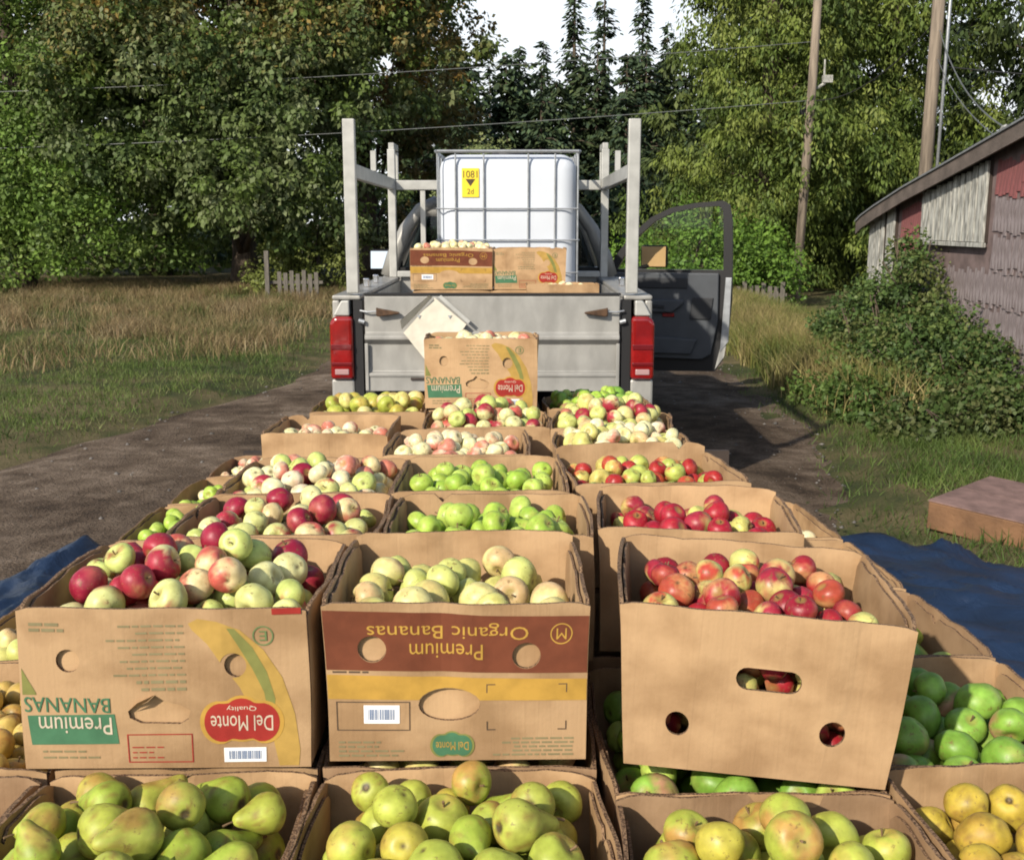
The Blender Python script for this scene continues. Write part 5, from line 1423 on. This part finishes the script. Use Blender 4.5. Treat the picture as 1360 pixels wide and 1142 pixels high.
def pick_visible():
    """how much of each fruit this viewpoint sees, to choose which become single objects"""
    cam_p = np.array([0,0,CAM_Z])
    S = np.array([(*p, r, i) for i,f in enumerate(FR) for p,r in f.sub])
    quads = []
    for b in BX.values():
        w,d,h=b.w/2,b.d/2,b.h-.008; M=Euler(b.root.rotation_euler).to_matrix(); T=Vector(b.root.location)
        for q in (((-w,-d,0),(2*w,0,0),(0,0,h)),((-w,d,0),(2*w,0,0),(0,0,h)),((-w,-d,0),(0,2*d,0),(0,0,h)),((w,-d,0),(0,2*d,0),(0,0,h))):
            quads.append((np.array(M@Vector(q[0])+T),np.array(M@Vector(q[1])),np.array(M@Vector(q[2]))))
    ca,sa=math.cos(radians(-YAW)),math.sin(radians(-YAW)); cp,sp=math.cos(radians(PITCH)),math.sin(radians(PITCH))
    for i,f in enumerate(FR):
        c=np.array(f.loc); v=c-cam_p; dist=np.linalg.norm(v); u=v/dist
        x=ca*v[0]-sa*v[1]; yv=sa*v[0]+ca*v[1]; zf=yv*cp-v[2]*sp; zu=yv*sp+v[2]*cp
        f.px=1450*f.r/zf; U=680+1450*x/zf; Vv=571-1450*zu/zf
        f.score=0
        if not(-f.px<U<1360+f.px and -f.px<Vv<1142+f.px): continue
        a=np.cross(u,[0,0,1.]); a/=np.linalg.norm(a); bb=np.cross(a,u); vis=0
        offs=[(0,0),(.7,0),(-.7,0),(0,.75),(0,-.6),(.5,.5),(-.5,.5)]
        oth=S[S[:,4]!=i]
        for ox,oy in offs:
            p=c+(a*ox+bb*oy)*f.r-u*f.r*.5; d=p-cam_p; L=np.linalg.norm(d); d=d/L
            w=oth[:,:3]-cam_p; t=w@d; m2=(w*w).sum(1)-t*t
            if ((m2<oth[:,3]**2)&(t<L)&(t>0)).any(): continue
            hit=False
            for q0,e1,e2 in quads:
                n=np.cross(e1,e2); den=d@n
                if abs(den)<1e-9: continue
                tt=((q0-cam_p)@n)/den
                if tt<=0 or tt>=L: continue
                h=cam_p+d*tt-q0; s1=h@e1/(e1@e1); s2=h@e2/(e2@e2)
                if 0<s1<1 and 0<s2<1: hit=True; break
            if not hit: vis+=1
        f.score=vis/len(offs)*f.px**2
pick_visible()
ap = sorted([f for f in FR if f.kind=='apple'], key=lambda f:-f.score)
single = [f for f in ap[:295] if f.score>0] + [f for f in FR if f.kind!='apple' and f.score>0]
sid = set(map(id,single))
stem_b = MB().tube([(0,0,.52),(.03,.0,.72),(.10,.02,.98)],[.045,.038,.055],6); stem_me = bpy.data.meshes.new('stem'); stem_me.from_pydata(stem_b.v,[],stem_b.f); stem_me.materials.append(MT['stem'])
stem_b = MB().tube([(0,0,1.25),(.05,.0,1.65),(.16,.04,2.0)],[.05,.042,.06],6); stem_mp = bpy.data.meshes.new('stem'); stem_mp.from_pydata(stem_b.v,[],stem_b.f); stem_mp.materials.append(MT['stem'])
for f in single:
    g, me = lib(f.kind, f.tn, f.vi, True)
    o = link(f.kind, me); o.location=f.loc; o.rotation_mode='QUATERNION'; o.rotation_quaternion=f.rot; o.scale=(f.r,)*3
    cd = (Vector((0,0,CAM_Z))-f.loc).normalized(); ax = (f.rot @ Vector((0,0,1))).dot(cd)
    pose = 'stem end showing' if ax > .45 else ('calyx end showing' if ax < -.45 else 'lying sideways')
    bb = BX[f.box]; ly = (f.loc.y-bb.root.location.y)/(bb.d/2); lx = (f.loc.x-bb.root.location.x)/(bb.w/2)
    zone = ('at the truck end' if ly > .4 else ('at the tail end' if ly < -.4 else 'midway')) 
    rel = f.r/TYPES[f.tn][2]/(.94 if f.tn in ('pear','lime','quince','deepgreen') else (.87 if f.box in ('A','B','C') else .81)); big = 'large ' if rel > 1.06 else ('small ' if rel < .90 else '')
    lab = f'{big}{f.word} {f.kind}, {pose}, {zone} {f.where}'
    if len(lab.split()) > 16: lab = f'{big}{f.word} {f.kind}, {pose}, {f.where}'
    if len(lab.split()) > 16: lab = f'{f.word} {f.kind} {f.where}'
    tag(o, lab, f.kind, f'{f.kind}s {f.where}')
    if f.px > 13 and f.kind!='quince' and rnd.random()<.85:
        link('stem', stem_me if f.kind=='apple' else stem_mp, o)
def stuff(kind, name, label):
    Vs=[];Fs=[];Cs=[];n=0
    for f in FR:
        if f.kind!=kind or id(f) in sid: continue
        (V,F,c),_=lib(f.kind,f.tn,f.vi,False,f.score<=0)
        R=np.array(f.rot.to_matrix()); Vs.append((V*f.r)@R.T+np.array(f.loc)); Fs.append(F+n); Cs.append(c); n+=len(V)
    if not Vs: return
    o=link(name, np_mesh(name,np.vstack(Vs),np.vstack(Fs),MT['fruit' if kind=='apple' else 'pear'],np.vstack(Cs),smooth=True))
    tag(o,label,kind,kind='stuff')
stuff('apple','apples','remaining apples filling the farther boxes and lower layers')
stuff('pear','pears','pears hidden beneath the top layer of the pear boxes')
stuff('quince','quinces','quinces beneath the top layer of the corner box')
print('FRUIT', len(FR), 'single', len(single), 'visible apples', sum(1 for f in ap if f.score>0), 'tris', sum(len(o.data.polygons) for o in bpy.data.objects if o.type=='MESH'))
